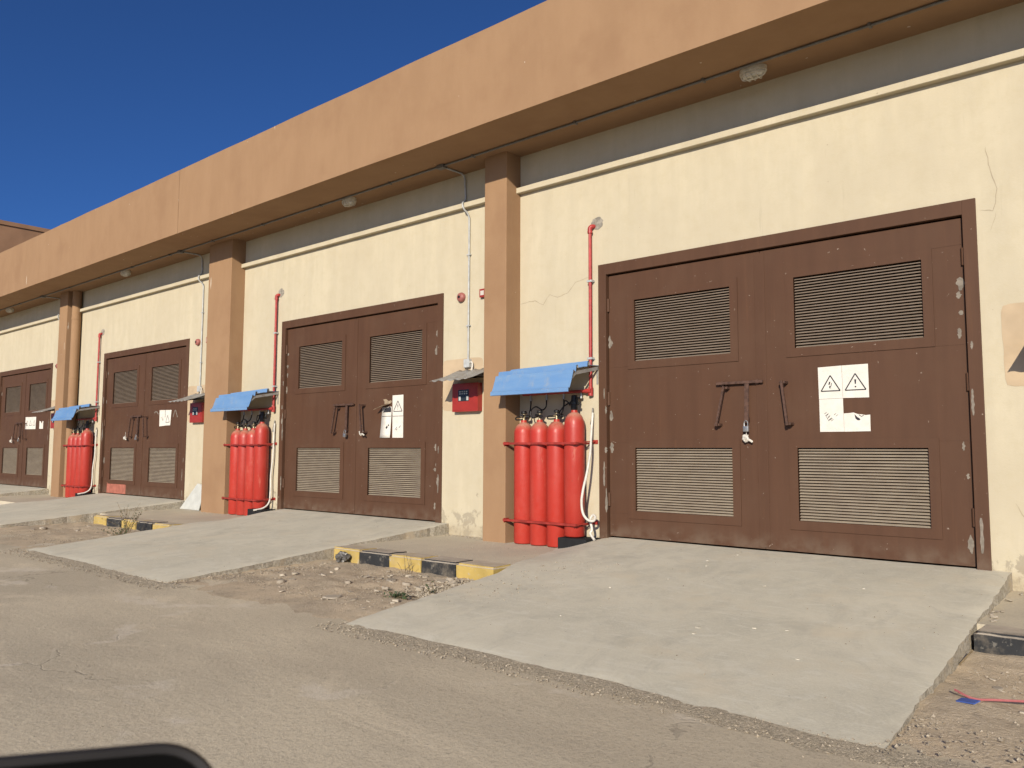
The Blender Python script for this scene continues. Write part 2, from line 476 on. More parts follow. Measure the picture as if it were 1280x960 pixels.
def ramp(x0, label):
    nx, ny = 60, 56; vs = []; fs = []
    def edge(y, side):
        t = -y / 3.85
        if side == 0:
            x = x0 + .05 + .40 * t
            k = max(0., min(1., (2.0 + y) / 1.7))
            x -= .50 * k
        else:
            x = x0 + 4.0 + .16 * t
        return x + .022 * nz(y * 3, x0 + side * 9) + .010 * nz(y * 14, x0 + 4 + side * 9)
    for j in range(ny + 1):
        for i in range(nx + 1):
            u = i / nx
            y = -3.88 * j / ny
            if j == 0: y = .03
            xl, xr = edge(min(y, 0), 0), edge(min(y, 0), 1)
            x = xl + (xr - xl) * u
            if j == ny: y += .05 * nz(x * 2, x0) + .018 * nz(x * 11, x0 + 3) - .10 * max(0, 1 - abs(u - .83) / .2)
            z = -.285 * min(1, -min(y, 0) / 3.85) + .003 * nz(x * .9, y * .9, x0)
            k = max(0., min(1., (2.0 + y) / 1.0))
            if j == ny: z = ZR + .004 + .003 * nz(x * 6, 2)
            elif j == ny - 1: z -= .004
            if k > 0:
                d = x - xl; f = max(0., 1 - d / .62); f = f * f * (3 - 2 * f)
                z = z + (ZP + .004 - z) * f * k
            vs.append((x, y, z))
    W = nx + 1
    fs = [(j * W + i, (j + 1) * W + i, (j + 1) * W + i + 1, j * W + i + 1) for j in range(ny) for i in range(nx)]
    ring = [j * W for j in range(ny + 1)] + [ny * W + i for i in range(1, nx + 1)] + [j * W + nx for j in range(ny - 1, -1, -1)] + [i for i in range(nx - 1, 0, -1)]
    o = len(vs); vs += [(vs[k][0], vs[k][1], -.45) for k in ring]; n = len(ring)
    fs += [(ring[a], ring[(a + 1) % n], o + (a + 1) % n, o + a)[::-1] for a in range(n)]
    for j in range(4, ny - 2):                      # crumbled side edges
        for i, sg in ((0, -1), (nx, 1)):
            k = j * W + i; q = vs[k]; vs[k] = (q[0] + sg * .012 * nz(q[1] * 22, x0, sg), q[1], q[2] - .006 - .010 * abs(nz(q[1] * 30, x0 + 5, sg)))
    m = MB(); m.add(vs, fs, True)
    o_ = m.build('concrete_ramp', 'concrete')
    o_.data.materials.append(M['broken_edge'])
    for p in o_.data.polygons:
        if abs(p.normal.z) < .35: p.material_index = 1; p.use_smooth = False
    return struct(o_, label)
ramp(0, 'broad grey concrete ramp sloping from the nearest brown doors down to the road')
ramp(DOORX[1], 'concrete ramp in front of the second pair of brown doors')
ramp(DOORX[2], 'concrete ramp in front of the third pair of brown doors')
ramp(DOORX[3], 'concrete ramp in front of the farthest brown doors at left edge')

def verge(xa, xb, xa2, xb2, label, seed):
    nx, ny = 70, 60; vs = []; m = MB()
    for j in range(ny + 1):
        for i in range(nx + 1):
            t = j / ny; y = -1.86 - 2.2 * t
            a, b = xa + (xa2 - xa) * t, xb + (xb2 - xb) * t
            x = a + (b - a) * i / nx
            fall = 1 - max(0, (t - .55) / .45)
            h = .022 + .030 * nz(x * 1.3, y * 1.3, seed) + .016 * nz(x * 5, y * 5, seed) + .008 * nz(x * 15, y * 15, seed)
            z = ZR + h * fall - .006 * (1 - fall) - .004 * (t > .98)
            vs.append((x, y, z))
    W = nx + 1
    m.add(vs, [(j * W + i, (j + 1) * W + i, (j + 1) * W + i + 1, j * W + i + 1) for j in range(ny) for i in range(nx)], True)
    return struct(m.build('dirt_verge', 'dirt'), label)
verge(-2.55, .45, -2.6, .85, 'sandy rubble strewn dirt between the two nearest ramps', 1.)
verge(-9.6, -6.0, -9.5, -5.4, 'sandy dirt patch between the second and third ramps', 5.)
verge(3.95, 8.9, 3.9, 8.9, 'pale sandy dirt at the right of the nearest ramp', 9.)
verge(-16.6, -13.0, -16.5, -12.6, 'dirt patch between the third and fourth ramps', 13.)

def gravel_bed(x0, label):
    m = MB(); n = 60; vs = []
    for i in range(n + 1):
        x = x0 + .05 + 4.3 * i / n
        w_ = (.17 + .08 * nz(x * 2, x0, 3) + .04 * nz(x * 9, x0, 3)) * min(1, i / 7, (n - i) / 7) + .005
        yb = -3.84 - .10 * max(0, 1 - abs(i / n - .83) / .2)
        vs += [(x, yb, ZR + .009), (x + .03, yb - w_ * .5, ZR + .006), (x + .05, yb - w_, ZR + .0008)]
    m.add(vs, [(i * 3 + k, i * 3 + k + 1, i * 3 + k + 4, i * 3 + k + 3) for i in range(n) for k in (0, 1)], True)
    return struct(m.build('gravel_strip', 'gravelbed'), label)
gravel_bed(.28, 'crumbled gravel strip along the foot of the nearest ramp')
gravel_bed(DOORX[1] + .3, 'crumbled gravel strip along the foot of the second ramp')

# ------------------------------------------------------------------ building
bld = thing('warehouse_building', 'long cream and brown single storey building with overhanging brown fascia', 'building')
holes = [(x, x + DW, -.2, DH) for x in DOORX]
MB().plate([XL, XR], [-.5, ZS + .4], holes, 0, .25).build('wall', 'wall', bld)
def fascia(xa, xb):
    n = int((xb - xa) / .25); m = MB(); vs = []
    for i in range(n + 1):
        x = xa + (xb - xa) * i / n
        e = .006 * nz(x * .8, 3) + .004 * nz(x * 4, 8)
        b = .004 * nz(x * 1.1, 33)
        vs += [(x, -DEP + e, ZS + b), (x, -DEP + e, ZS + HF + e * 1.5 - .012), (x, -DEP + .014, ZS + HF + e * 1.5), (x, -DEP + .22, ZS + HF + e), (x, -DEP + .22, ZS + b)]
    f = [(i * 5 + k, i * 5 + (k + 1) % 5, (i + 1) * 5 + (k + 1) % 5, (i + 1) * 5 + k) for i in range(n) for k in range(5)]
    f += [tuple(range(5)), tuple(n * 5 + k for k in range(5))[::-1]]
    m.add(vs, f); return m.build('fascia', 'brown', bld)
fascia(XL, -8.045); fascia(-8.033, XR)
MB().box(XL, XR, -DEP + .22, .9, ZS + .003, ZS + .3).build('soffit', 'brown', bld)
MB().box(XL, XR, -DEP + .221, 8, ZS + .301, ZS + .75).build('roof', 'roof_concrete', bld)
MB().box(XL, XR, 7.8, 8.0, -.5, ZS + .3).build('rear_wall', 'wall', bld)
for x in (XL, XR - .2): MB().box(x, x + .2, .251, 7.79, -.5, ZS + .29).build('end_wall', 'wall', bld)
for a, b in PILLARS:
    m = MB().box(a, b, -PD, .02, -.4, ZS + .02, .008); m.build('pillar', 'brown', bld)
edges = [XR] + [e for a, b in PILLARS for e in (b, a)] + [XL]
for k in range(0, len(edges), 2):
    b, a = edges[k], edges[k + 1]
    n = max(2, int((b - a) / .3)); vs = []; m = MB()
    for i in range(n + 1):
        x = a + (b - a) * i / n; e = .004 * nz(x * 2, 5)
        vs += [(x, .01, 4.188 + e), (x, -.074, 4.186 + e), (x, -.078 + e, 4.190 + e), (x, -.078 + e, 4.250 + e), (x, -.074, 4.254 + e), (x, .01, 4.258 + e)]
    m.add(vs, [(i * 6 + k2, i * 6 + (k2 + 1) % 6, (i + 1) * 6 + (k2 + 1) % 6, (i + 1) * 6 + k2) for i in range(n) for k2 in range(6)] + [tuple(range(6)), tuple(n * 6 + k2 for k2 in range(6))])
    m.build('ledge', 'wall', bld)
# brown painted downpipe beside the third pillar
dp = MB().tube([(-14.83, -.115, -.14), (-14.83, -.115, ZS + .01)], .10, 20).build('downpipe', 'brown', bld)
for z in (.9, 2.6, 4.0): MB().tube([(-14.83, -.115, z), (-14.83, -.115, z + .035)], .106, 20).build('pipe_clamp', 'brown', dp)
# repaired plaster, mortar and cracks
def blob(cx, cz, rx, rz, seed, n=26, sq=.0):
    P = []
    for k in range(n):
        a = 2 * math.pi * k / n; c, s_ = math.cos(a), math.sin(a)
        q = (abs(c) ** 16 + abs(s_) ** 16) ** (-1 / 16) if sq else 1
        r = q * (1 + (.035 if sq else .25) * nz(c * 2.5, s_ * 2.5, seed))
        P.append((cx + rx * r * c, cz + rz * r * s_))
    return P
for i, x in enumerate(DOORX):
    MB().poly(blob(x + 4.23 + (.15 if i == 0 else 0), 1.83, .37, .34, x, 64, 1), -.0025, .01).build('plaster_patch', 'patch_beige', bld)
def crack(pts, w_=.006):
    m = MB(); P = []
    for i in range(len(pts) - 1):
        a, b = Vector((pts[i][0], 0, pts[i][1])), Vector((pts[i + 1][0], 0, pts[i + 1][1]))
        k = max(2, int((b - a).length / .03))
        for q in range(k):
            p = a.lerp(b, q / k); P.append((p.x + .014 * nz(p.x * 14, p.z * 14), p.z + .014 * nz(p.x * 14, p.z * 14, 5)))
    P.append(pts[-1]); vs = []
    for i, (x, z) in enumerate(P):
        dx, dz = P[min(i + 1, len(P) - 1)][0] - P[max(i - 1, 0)][0], P[min(i + 1, len(P) - 1)][1] - P[max(i - 1, 0)][1]
        l = math.hypot(dx, dz) or 1; ww = w_ * .5 * (.6 + .5 * nz(x * 20, z * 20) + .3) * min(1, min(i, len(P) - 1 - i) / 3 + .25)
        vs += [(x - dz / l * ww, -.0015, z + dx / l * ww), (x + dz / l * ww, -.0015, z - dx / l * ww)]
    m.add(vs, [(2 * i, 2 * i + 1, 2 * i + 3, 2 * i + 2) for i in range(len(P) - 1)]); m.build('wall_crack', 'crack_dark', bld)
crack([(-1.19, 2.79), (-.95, 2.80), (-.82, 2.74), (-.72, 2.85), (-.6, 2.80), (-.45, 2.83), (-.33, 2.95), (-.15, 2.98)])
crack([(3.95, 3.52), (3.98, 3.31), (4.02, 3.15), (3.99, 2.97), (3.89, 2.99)])
crack([(4.01, 2.95), (3.96, 2.80)], .004); crack([(4.05, .55), (4.13, .38), (4.3, .30)], .005)

far = thing('taller_block', 'taller plain brown block beyond the far left end of the building', 'building', (-26, 0, 0))
MB().box(-14, 0, -.9, 16, -.4, 8.70).build('wall', 'far_brown', far)
MB().box(-14.05, .05, -.95, 16.05, 8.70, 8.84).build('parapet', 'far_brown', far)
for z in (5.4,): MB().box(-.02, .012, -.6, 15.6, z, z + .05).build('string_course', 'far_brown', far)

# ------------------------------------------------------------------ doors
LW, LH, NS = 1.145, .69, 25
PT = LH / NS
def slat_mesh(mat):
    h = LW / 2 - .003
    prof = [(-.006, -.0035), (-.0072, .0005), (-.0060, .0042), (.004, .0125), (.020, .0225), (.022, .0215), (.008, .0095), (-.0035, .0005), (-.0045, -.0030)]
    prof = [(y, z * .76) for y, z in prof]
    n = len(prof); m = MB()
    m.add([(-h, y, z) for y, z in prof] + [(h, y, z) for y, z in prof], [(i, (i + 1) % n, n + (i + 1) % n, n + i) for i in range(n)] + [tuple(range(n)), tuple(range(n, 2 * n))[::-1]])
    return m.mesh('louvre_slat', mat)
SLAT = {2.30: slat_mesh('slat'), .65: slat_mesh('slat_lower')}  # lower louvres take a lighter slat colour than the upper ones
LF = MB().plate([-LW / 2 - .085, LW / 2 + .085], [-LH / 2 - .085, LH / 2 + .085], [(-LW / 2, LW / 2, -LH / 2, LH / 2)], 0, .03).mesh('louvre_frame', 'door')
LB = MB().box(-LW / 2 - .03, LW / 2 + .03, .0, .004, -LH / 2 - .03, LH / 2 + .03).mesh('interior_shade_plate', 'dark_void')  # near-black plate added as the interior's shade seen between the slats
HINGE = MB().tube([(0, 0, -.075), (0, 0, .075)], .016, 10).mesh('hinge', 'door')
YL = .03     # front of the leaves
def bar(m, a, b, wx, wy):
    """flat bar from a to b (x,y,z), wx wide, wy deep"""
    a, b = Vector(a), Vector(b); t = (b - a).normalized(); s_ = t.cross(Vector((0, 1, 0))).normalized() * wx / 2; d = t.cross(s_.normalized()).normalized() * wy / 2
    m.add([p + i * s_ + j * d for p in (a, b) for i, j in ((-1, -1), (1, -1), (1, 1), (-1, 1))], [(0, 1, 2, 3)[::-1], (4, 5, 6, 7)] + [(k, (k + 1) % 4, 4 + (k + 1) % 4, 4 + k) for k in range(4)])
def pull(leaf, x0, z0, x1, z1, out=.10):
    m = MB(); y = YL - out
    bar(m, (x0, y, z0 + .015), (x1, y, z1 - .015), .022, .022)
    for x, z in ((x0, z0), (x1, z1)): m.box(x - .028, x + .028, y + .012, YL + .002, z - .012, z + .012, .002)
    return m.build('pull_handle', 'rust_steel', leaf)
LABELS = ['nearest pair of brown louvred steel doors with four warning sheets on it', 'second pair of brown louvred steel doors, behind the second cylinder rack',
          'third brown louvred double door with a pink primer patch at its foot', 'farthest brown louvred double door, cut by the left edge']
doors = []
for i, X in enumerate(DOORX):
    d = thing('double_door', LABELS[i], 'door', (X, 0, 0), 'louvred double doors along the facade'); doors.append(d)
    fm = MB(); fm.box(0, .105, -.016, .12, -.12, DH, .004); fm.box(DW - .105, DW, -.016, .12, -.12, DH, .004); fm.box(.1045, DW - .1045, -.0165, .12, DH - .125, DH - .0005, .004)
    fo = fm.build('door_frame', 'door', d); rj = random.Random(i + 40)
    for q in range(9):
        xj = (.080 if q % 3 else DW - .075) + rj.uniform(-.012, .02); z = rj.uniform(.08, 2.1); rz = rj.uniform(.03, .16); wd = rj.uniform(.006, .016); P = []
        for side in (1, -1):
            for e in range(11):
                t_ = e / 10 if side > 0 else 1 - e / 10
                P.append((min(xj, DW - .03) + side * max(.0015, wd * math.sin(math.pi * min(.97, max(.03, t_))) ** .4 * (1 + .8 * nz(t_ * 6 + q, z * 5, side))), z - rz + 2 * rz * t_))
        MB().poly(P, -.0172 - .0004 * q, -.010).build('bare_patch', 'filler_grey', fo)
    c = DW / 2
    for k, (a, b, lx) in enumerate(((.118, c - .003, .458 + LW / 2), (c + .003, DW - .118, 2.27 + LW / 2))):
        hs = [(lx - LW / 2, lx + LW / 2, 2.30 - LH / 2, 2.30 + LH / 2), (lx - LW / 2, lx + LW / 2, .65 - LH / 2, .65 + LH / 2)]
        leaf = MB().plate([a, b], [.015, DH - .140], hs, YL, YL + .05).build('door_leaf', 'door', d)
        for zc in (2.30, .65):
            link('louvre_frame', LF, leaf, (lx, YL - .010, zc)); link('interior_shade_plate', LB, leaf, (lx, YL + .051, zc))
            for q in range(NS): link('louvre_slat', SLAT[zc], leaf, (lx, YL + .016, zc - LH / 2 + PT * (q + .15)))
        hx = a - .002 if k == 0 else b + .002
        for zh in (.42, 1.55, 2.62): link('hinge', HINGE, leaf, (hx, YL - .012, zh))
        # welded seams
        sm = MB()
        e0, e1 = (a + .003, lx - LW / 2 - .087) if k == 0 else (lx + LW / 2 + .087, b - .003)
        for z in (1.055, 2.73 if k else 1.90, 1.87 if k else .27): sm.box(e0, e1, YL - .0022, YL + .01, z, z + .004)
        sm.build('weld_seam', 'door', leaf)
        # bare filler patches at the hinge side
        pm = MB(); rr = random.Random(i * 10 + k)
        ex = b - .05 if k else a + .03
        n_ = 7 if k else 3
        for q in range(n_ + 1):
            z = rr.choice((.2, .35, .75, 1.0, 1.3, 2.0, 2.15, 2.3, 2.45, 2.6)) + rr.uniform(-.06, .06)
            bx_ = ex + rr.uniform(-.01, .025) * (1 if k else -1); rz = rr.uniform(.02, .075); wd = rr.uniform(.010, .030); P = []
            for side in (1, -1):
                for e in range(9):
                    t_ = e / 8 if side > 0 else 1 - e / 8
                    ww = wd * math.sin(math.pi * min(1, max(.06, t_))) ** .5 * (1 + .9 * nz(t_ * 5 + q, z * 7, side + i))
                    P.append((bx_ + side * max(.002, ww), z - rz + 2 * rz * t_))
            pm.poly(P, YL - .0012 - .0004 * q, YL + .01)
        pm.build('filler_patch', 'filler_grey', leaf)
        if k == 0:
            MB().box(b - .055, b + .050, YL - .007, YL - .001, .03, DH - .16, .002).build('cover_strip', 'door', leaf)
            pull(leaf, 1.56, 1.60, 1.47, 1.23, .085)
            lk = MB().box(1.457, 1.954, YL - .052, YL - .028, 1.635, 1.662, .003)
            bar(lk, (1.787, YL - .042, 1.64), (1.778, YL - .042, 1.24), .045, .012)
            lk.box(1.50, 1.53, YL - .03, YL + .002, 1.625, 1.67); lk.box(1.87, 1.90, YL - .03, YL - .008, 1.625, 1.67)
            lk.box(1.765, 1.795, YL - .036, YL + .002, 1.25, 1.30)
            lb = lk.build('locking_bar', 'rust_steel', leaf)
        else:
            pull(leaf, 2.165, 1.625, 2.215, 1.225, .10)
    if i == 2:
        MB().poly([(.33, .02), (1.26, .02), (1.27, .20), (1.22, .25), (.34, .245)], YL - .0015, YL + .01).build('primer_patch', 'primer_pink', d)['label'] = 'pink primer patch at the foot of the left leaf'

# padlocks and white cloth scraps hanging from the locking bars
PAD = MB(); PAD.box(-.028, .028, -.014, .014, -.07, -.015, .005); PAD.tube(smooth_path([(-.018, 0, -.02), (-.018, 0, .02), (0, 0, .04), (.018, 0, .02), (.018, 0, -.02)], 5), .005, 8)
PADM = PAD.mesh('padlock', 'steel')
ords = ['nearest', 'second', 'third', 'farthest']
for i, X in enumerate(DOORX):
    o = link('padlock', PADM, None, (X + 1.78, YL - .062, 1.225)); tag(o, 'steel padlock at the foot of the locking arm on the %s double door' % ords[i], 'padlock', 'padlocks on the doors')
    bm = bmesh.new(); bmesh.ops.create_icosphere(bm, subdivisions=3, radius=.036)
    for v in bm.verts:
        n_ = v.co.normalized(); v.co = n_ * (.032 + .016 * nz(n_.x * 3, n_.y * 3, n_.z * 3 + i)); v.co.z *= 1.15
    m = MB().bm(bm, True); m.tube(smooth_path([(.01, 0, .02), (.005, .006, .06), (0, .01, .12)], 4), .003, 6); m.tube(smooth_path([(.02, -.01, -.01), (.05, -.012, -.02), (.075, 0, -.04)], 4), [.012] * 8 + [.004], 6)
    px = [1.766, 2.19, 1.30, 1.30][i]; pz = [1.09, 1.215, 1.20, 1.17][i]
    m.build('cloth_scrap', 'white_plastic', None, (X + px, YL - (.045 if i == 0 else .075), pz))
    tag(bpy.context.scene.objects[-1] if False else COL.objects[-1], 'small knotted white cloth scrap tied to the %s double door' % ords[i], 'cloth', 'cloth scraps on the doors')

# warning sheets
def tri_print(m, cx, cz, w_, h_, y):
    A, B, C_ = (cx - w_ / 2, cz), (cx + w_ / 2, cz), (cx, cz + h_)
    for a, b in ((A, B), (B, C_), (C_, A)): bar(m, (a[0], y, a[1]), (b[0], y, b[1]), .0105, .001)
def sheet(parent, pts, bend=0.):
    return MB().poly(pts, YL - .006, YL - .0045).build('paper_sheet', 'paper', parent)
YP = YL - .0066
nt1 = thing('warning_notice', 'four white warning sheets with triangles, one half torn, on the nearest doors', 'notice', (0, 0, 0))
s1 = sheet(nt1, [(2.488, 1.452), (2.7065, 1.455), (2.703, 1.757), (2.484, 1.752)])
m = MB(); tri_print(m, 2.597, 1.525, .175, .145, YP); m.poly([(2.592, 1.545), (2.600, 1.573), (2.588, 1.570), (2.598, 1.612), (2.585, 1.612), (2.577, 1.582), (2.590, 1.585), (2.586, 1.566), (2.582, 1.567)][::-1], YP, YP + .0006); m.poly([(2.607, 1.575), (2.61, 1.600), (2.604, 1.600), (2.599, 1.560), (2.596, 1.545)], YP, YP + .0006); m.build('printed_lightning_triangle', 'ink', s1)
s2 = sheet(nt1, [(2.7085, 1.455), (2.940, 1.452), (2.938, 1.758), (2.7055, 1.757)])
m = MB(); tri_print(m, 2.823, 1.525, .185, .150, YP); m.poly([(2.818, 1.580), (2.828, 1.580), (2.832, 1.622), (2.814, 1.622)], YP, YP + .0006); m.poly([(2.823 + .008 * math.cos(a * .7854), 1.555 + .008 * math.sin(a * .7854)) for a in range(8)], YP, YP + .0006); m.build('printed_exclamation_triangle', 'ink', s2)
s3 = sheet(nt1, [(2.490, 1.145), (2.710, 1.145), (2.7075, 1.4525), (2.489, 1.4495)])
m = MB()
for (x, z) in ((2.640, 1.300),):
    for dx in (-.009, .009): bar(m, (x + dx - .011, YP, z + dx * -.6 - .007), (x + dx + .011, YP, z + dx * -.6 + .009), .004, .0006)
m.build('printed_bars', 'ink', s3)['kind'] = 'stuff'; m = MB()
for (x, z) in ((2.553, 1.312), (2.567, 1.293), (2.582, 1.272), (2.597, 1.256)):
    for dx in (-.009, .009): bar(m, (x + dx - .011, YP, z + dx * -.6 - .007), (x + dx + .011, YP, z + dx * -.6 + .009), .004, .0006)
for a, b in (((2.565, 1.243), (2.610, 1.270)), ((2.543, 1.300), (2.575, 1.245))): bar(m, (a[0], YP, a[1]), (b[0], YP, b[1]), .003, .0006)
m.build('printed_figures', 'ink', s3)['kind'] = 'stuff'
s4 = sheet(nt1, [(2.712, 1.144), (2.943, 1.146), (2.944, 1.295), (2.905, 1.292), (2.870, 1.300), (2.835, 1.303), (2.80, 1.318), (2.755, 1.314), (2.711, 1.312)])
m = MB(); m.poly([(2.810, 1.284), (2.815, 1.262), (2.835, 1.245), (2.858, 1.248), (2.853, 1.262), (2.832, 1.276), (2.806, 1.303)], YP, YP + .0006)
bar(m, (2.845, YP, 1.297), (2.868, YP, 1.280), .006, .0006); bar(m, (2.868, YP, 1.280), (2.888, YP, 1.292), .006, .0006); m.build('printed_fragment', 'ink', s4)

n2 = thing('warning_notice', 'curled white warning sheets with a torn cardboard flap on the second doors', 'notice', (0, 0, 0))
a = sheet(n2, [(-3.612, 1.140), (-3.382, 1.138), (-3.388, 1.749), (-3.620, 1.747)])
m = MB(); tri_print(m, -3.502, 1.515, .185, .150, YP); m.poly([(-3.507, 1.57), (-3.497, 1.57), (-3.493, 1.612), (-3.511, 1.612)], YP, YP + .0006); m.box(-3.506, -3.498, YP, YP + .0006, 1.54, 1.552)
m.build('printed_triangle', 'ink', a); m = MB(); bar(m, (-3.617, YP, 1.447), (-3.386, YP, 1.447), .007, .0006); m.build('printed_line', 'ink', a); m = MB()
for x, z in ((-3.53, 1.28), (-3.545, 1.262), (-3.52, 1.255), (-3.46, 1.29), (-3.447, 1.30)): bar(m, (x - .012, YP, z - .012), (x + .012, YP, z + .012), .008, .0006)
m.build('printed_figures', 'ink', a)['kind'] = 'stuff'
# left pair: lower one curls off the door
m = MB(); vs = []
for k in range(9):
    t = k / 8; y = YL - .006 - .012 * t ** 2.5; z = 1.585 - .445 * t; sh = -.035 * t
    vs += [(-3.842 + sh, y, z), (-3.632 + sh * .6, y, z)]
m.add(vs, [(2 * k, 2 * k + 1, 2 * k + 3, 2 * k + 2) for k in range(8)], True); b_ = m.build('paper_sheet', 'paper', n2)
sf = b_.modifiers.new('thick', 'SOLIDIFY'); sf.thickness = .0012
m = MB(); bar(m, (-3.842, YP - .003, 1.45), (-3.64, YP - .003, 1.45), .008, .0006); m.build('printed_line', 'ink', b_); m = MB(); m.poly([(-3.825, 1.508), (-3.645, 1.508), (-3.645, 1.575), (-3.68, 1.585), (-3.77, 1.56)], YP - .003, YP - .002); m.build('printed_triangle', 'ink', b_); m = MB(); bar(m, (-3.745, YP - .008, 1.275), (-3.715, YP - .008, 1.305), .028, .0006); bar(m, (-3.70, YP - .008, 1.31), (-3.685, YP - .008, 1.33), .02, .0006); m.build('printed_figures', 'ink', b_)['kind'] = 'stuff'
m = MB(); m.add([(-3.84, YL - .01, 1.60), (-3.66, YL - .01, 1.635), (-3.70, YL - .13, 1.60), (-3.90, YL - .13, 1.545)], [(0, 1, 2, 3)]); f_ = m.build('folded_flap', 'card', n2); sf = f_.modifiers.new('thick', 'SOLIDIFY'); sf.thickness = .003
MB().poly([(-3.80, 1.63), (-3.66, 1.635), (-3.635, 1.66), (-3.66, 1.68), (-3.71, 1.668), (-3.76, 1.70), (-3.83, 1.695), (-3.80, 1.665)], YL - .004, YL - .001).build('torn_backing', 'card', n2)

n3 = thing('warning_notice', 'folded white sheet with a sideways triangle on the third doors', 'notice', (0, 0, 0))
a = sheet(n3, [(-10.745, 1.425), (-10.515, 1.435), (-10.512, 1.747), (-10.752, 1.751)]); b_ = sheet(n3, [(-10.513, 1.437), (-10.29, 1.440), (-10.255, 1.742), (-10.510, 1.746)])
m = MB(); tri_print(m, -10.40, 1.50, .15, .14, YP); bar(m, (-10.51, YP, 1.60), (-10.51, YP, 1.745), .014, .0006); m.build('printed_triangle', 'ink', b_)
m = MB()
for x, z in ((-10.64, 1.60), (-10.61, 1.57), (-10.59, 1.545)): bar(m, (x - .02, YP, z - .015), (x + .015, YP, z + .015), .010, .0006)
m.build('printed_figures', 'ink', a)['kind'] = 'stuff'
m = MB()
for P in ([(-10.99, 1.70), (-10.95, 1.725), (-10.87, 1.72), (-10.81, 1.67)], [(-10.19, 1.60), (-10.13, 1.72), (-10.09, 1.73), (-10.01, 1.59)]):
    for q in range(3): bar(m, (P[q][0], YL - .0015, P[q][1]), (P[q + 1][0], YL - .0015, P[q + 1][1]), .022, .002)
    m.build('glue_trace', 'filler_grey', n3); m = MB()
n4 = thing('warning_notice', 'white sheets and a torn strip on the farthest doors at left', 'notice', (0, 0, 0))
a = sheet(n4, [(-18.23, 1.48), (-17.99, 1.478), (-17.985, 1.79), (-18.228, 1.795)]); b_ = sheet(n4, [(-17.985, 1.477), (-17.74, 1.475), (-17.735, 1.788), (-17.98, 1.79)]); c_ = sheet(n4, [(-17.735, 1.475), (-17.50, 1.472), (-17.487, 1.786), (-17.73, 1.788)])
for s_, x in ((a, -18.11), (b_, -17.86), (c_, -17.615)):
    m = MB(); tri_print(m, x, 1.57, .15, .13, YP); m.build('printed_triangle', 'ink', s_)
sheet(n4, [(-17.235, 1.475), (-16.985, 1.472), (-16.985, 1.665), (-17.03, 1.67), (-17.09, 1.60), (-17.15, 1.66), (-17.24, 1.675)])

# ------------------------------------------------------------------ gas cylinders with rack, awning, pipework
CYP = [(.100, 0), (.112, .004), (.118, .014), (.118, 1.30), (.1165, 1.325), (.110, 1.352), (.096, 1.385), (.074, 1.412), (.050, 1.428), (.038, 1.436), (.036, 1.452), (.036, 1.462), (.028, 1.463)]
CYLM = MB().lathe(CYP, 36).mesh('cylinder_body', 'cyl')
CYP2 = [(.100, 0), (.112, .004), (.119, .014), (.119, 1.225), (.118, 1.26), (.112, 1.30), (.098, 1.345), (.078, 1.378), (.055, 1.397), (.040, 1.404), (.036, 1.43), (.028, 1.431)]
CYLM2 = MB().lathe(CYP2, 36).mesh('cylinder_body', 'cyl')
v = MB().lathe([(.017, 1.455), (.019, 1.475), (.016, 1.48), (.016, 1.52), (.021, 1.525), (.021, 1.545), (.010, 1.55)], 12); v.tube([(-.04, 0, 1.505), (.035, 0, 1.505)], .011, 10); VALVE = v.mesh('valve', 'brass')
k_ = MB().lathe([(.030, 1.540), (.036, 1.547), (.036, 1.562), (.028, 1.572), (.012, 1.574)], 12); k_.tube([(.03, -.01, 1.505), (.075, -.012, 1.503)], .02, 10); k_.tube([(0, -.01, 1.52), (0, -.06, 1.515)], .014, 8); KNOB = k_.mesh('valve_knob', 'black_rubber')
k_ = MB().lathe([(.034, 1.430), (.042, 1.440), (.042, 1.49), (.05, 1.495), (.05, 1.53), (.038, 1.54), (.034, 1.60), (.02, 1.605)], 14); k_.tube([(-.06, -.01, 1.50), (.07, -.01, 1.505)], .017, 10); k_.tube([(.045, -.02, 1.52), (.062, -.03, 1.58)], .014, 8); ACT = k_.mesh('valve_actuator', 'black_rubber')
order = ['leftmost', 'second from left', 'third from left', 'rightmost, raised']
bays = [(0., 'nearest'), (-6.47, 'second'), (-13.56, 'third')]
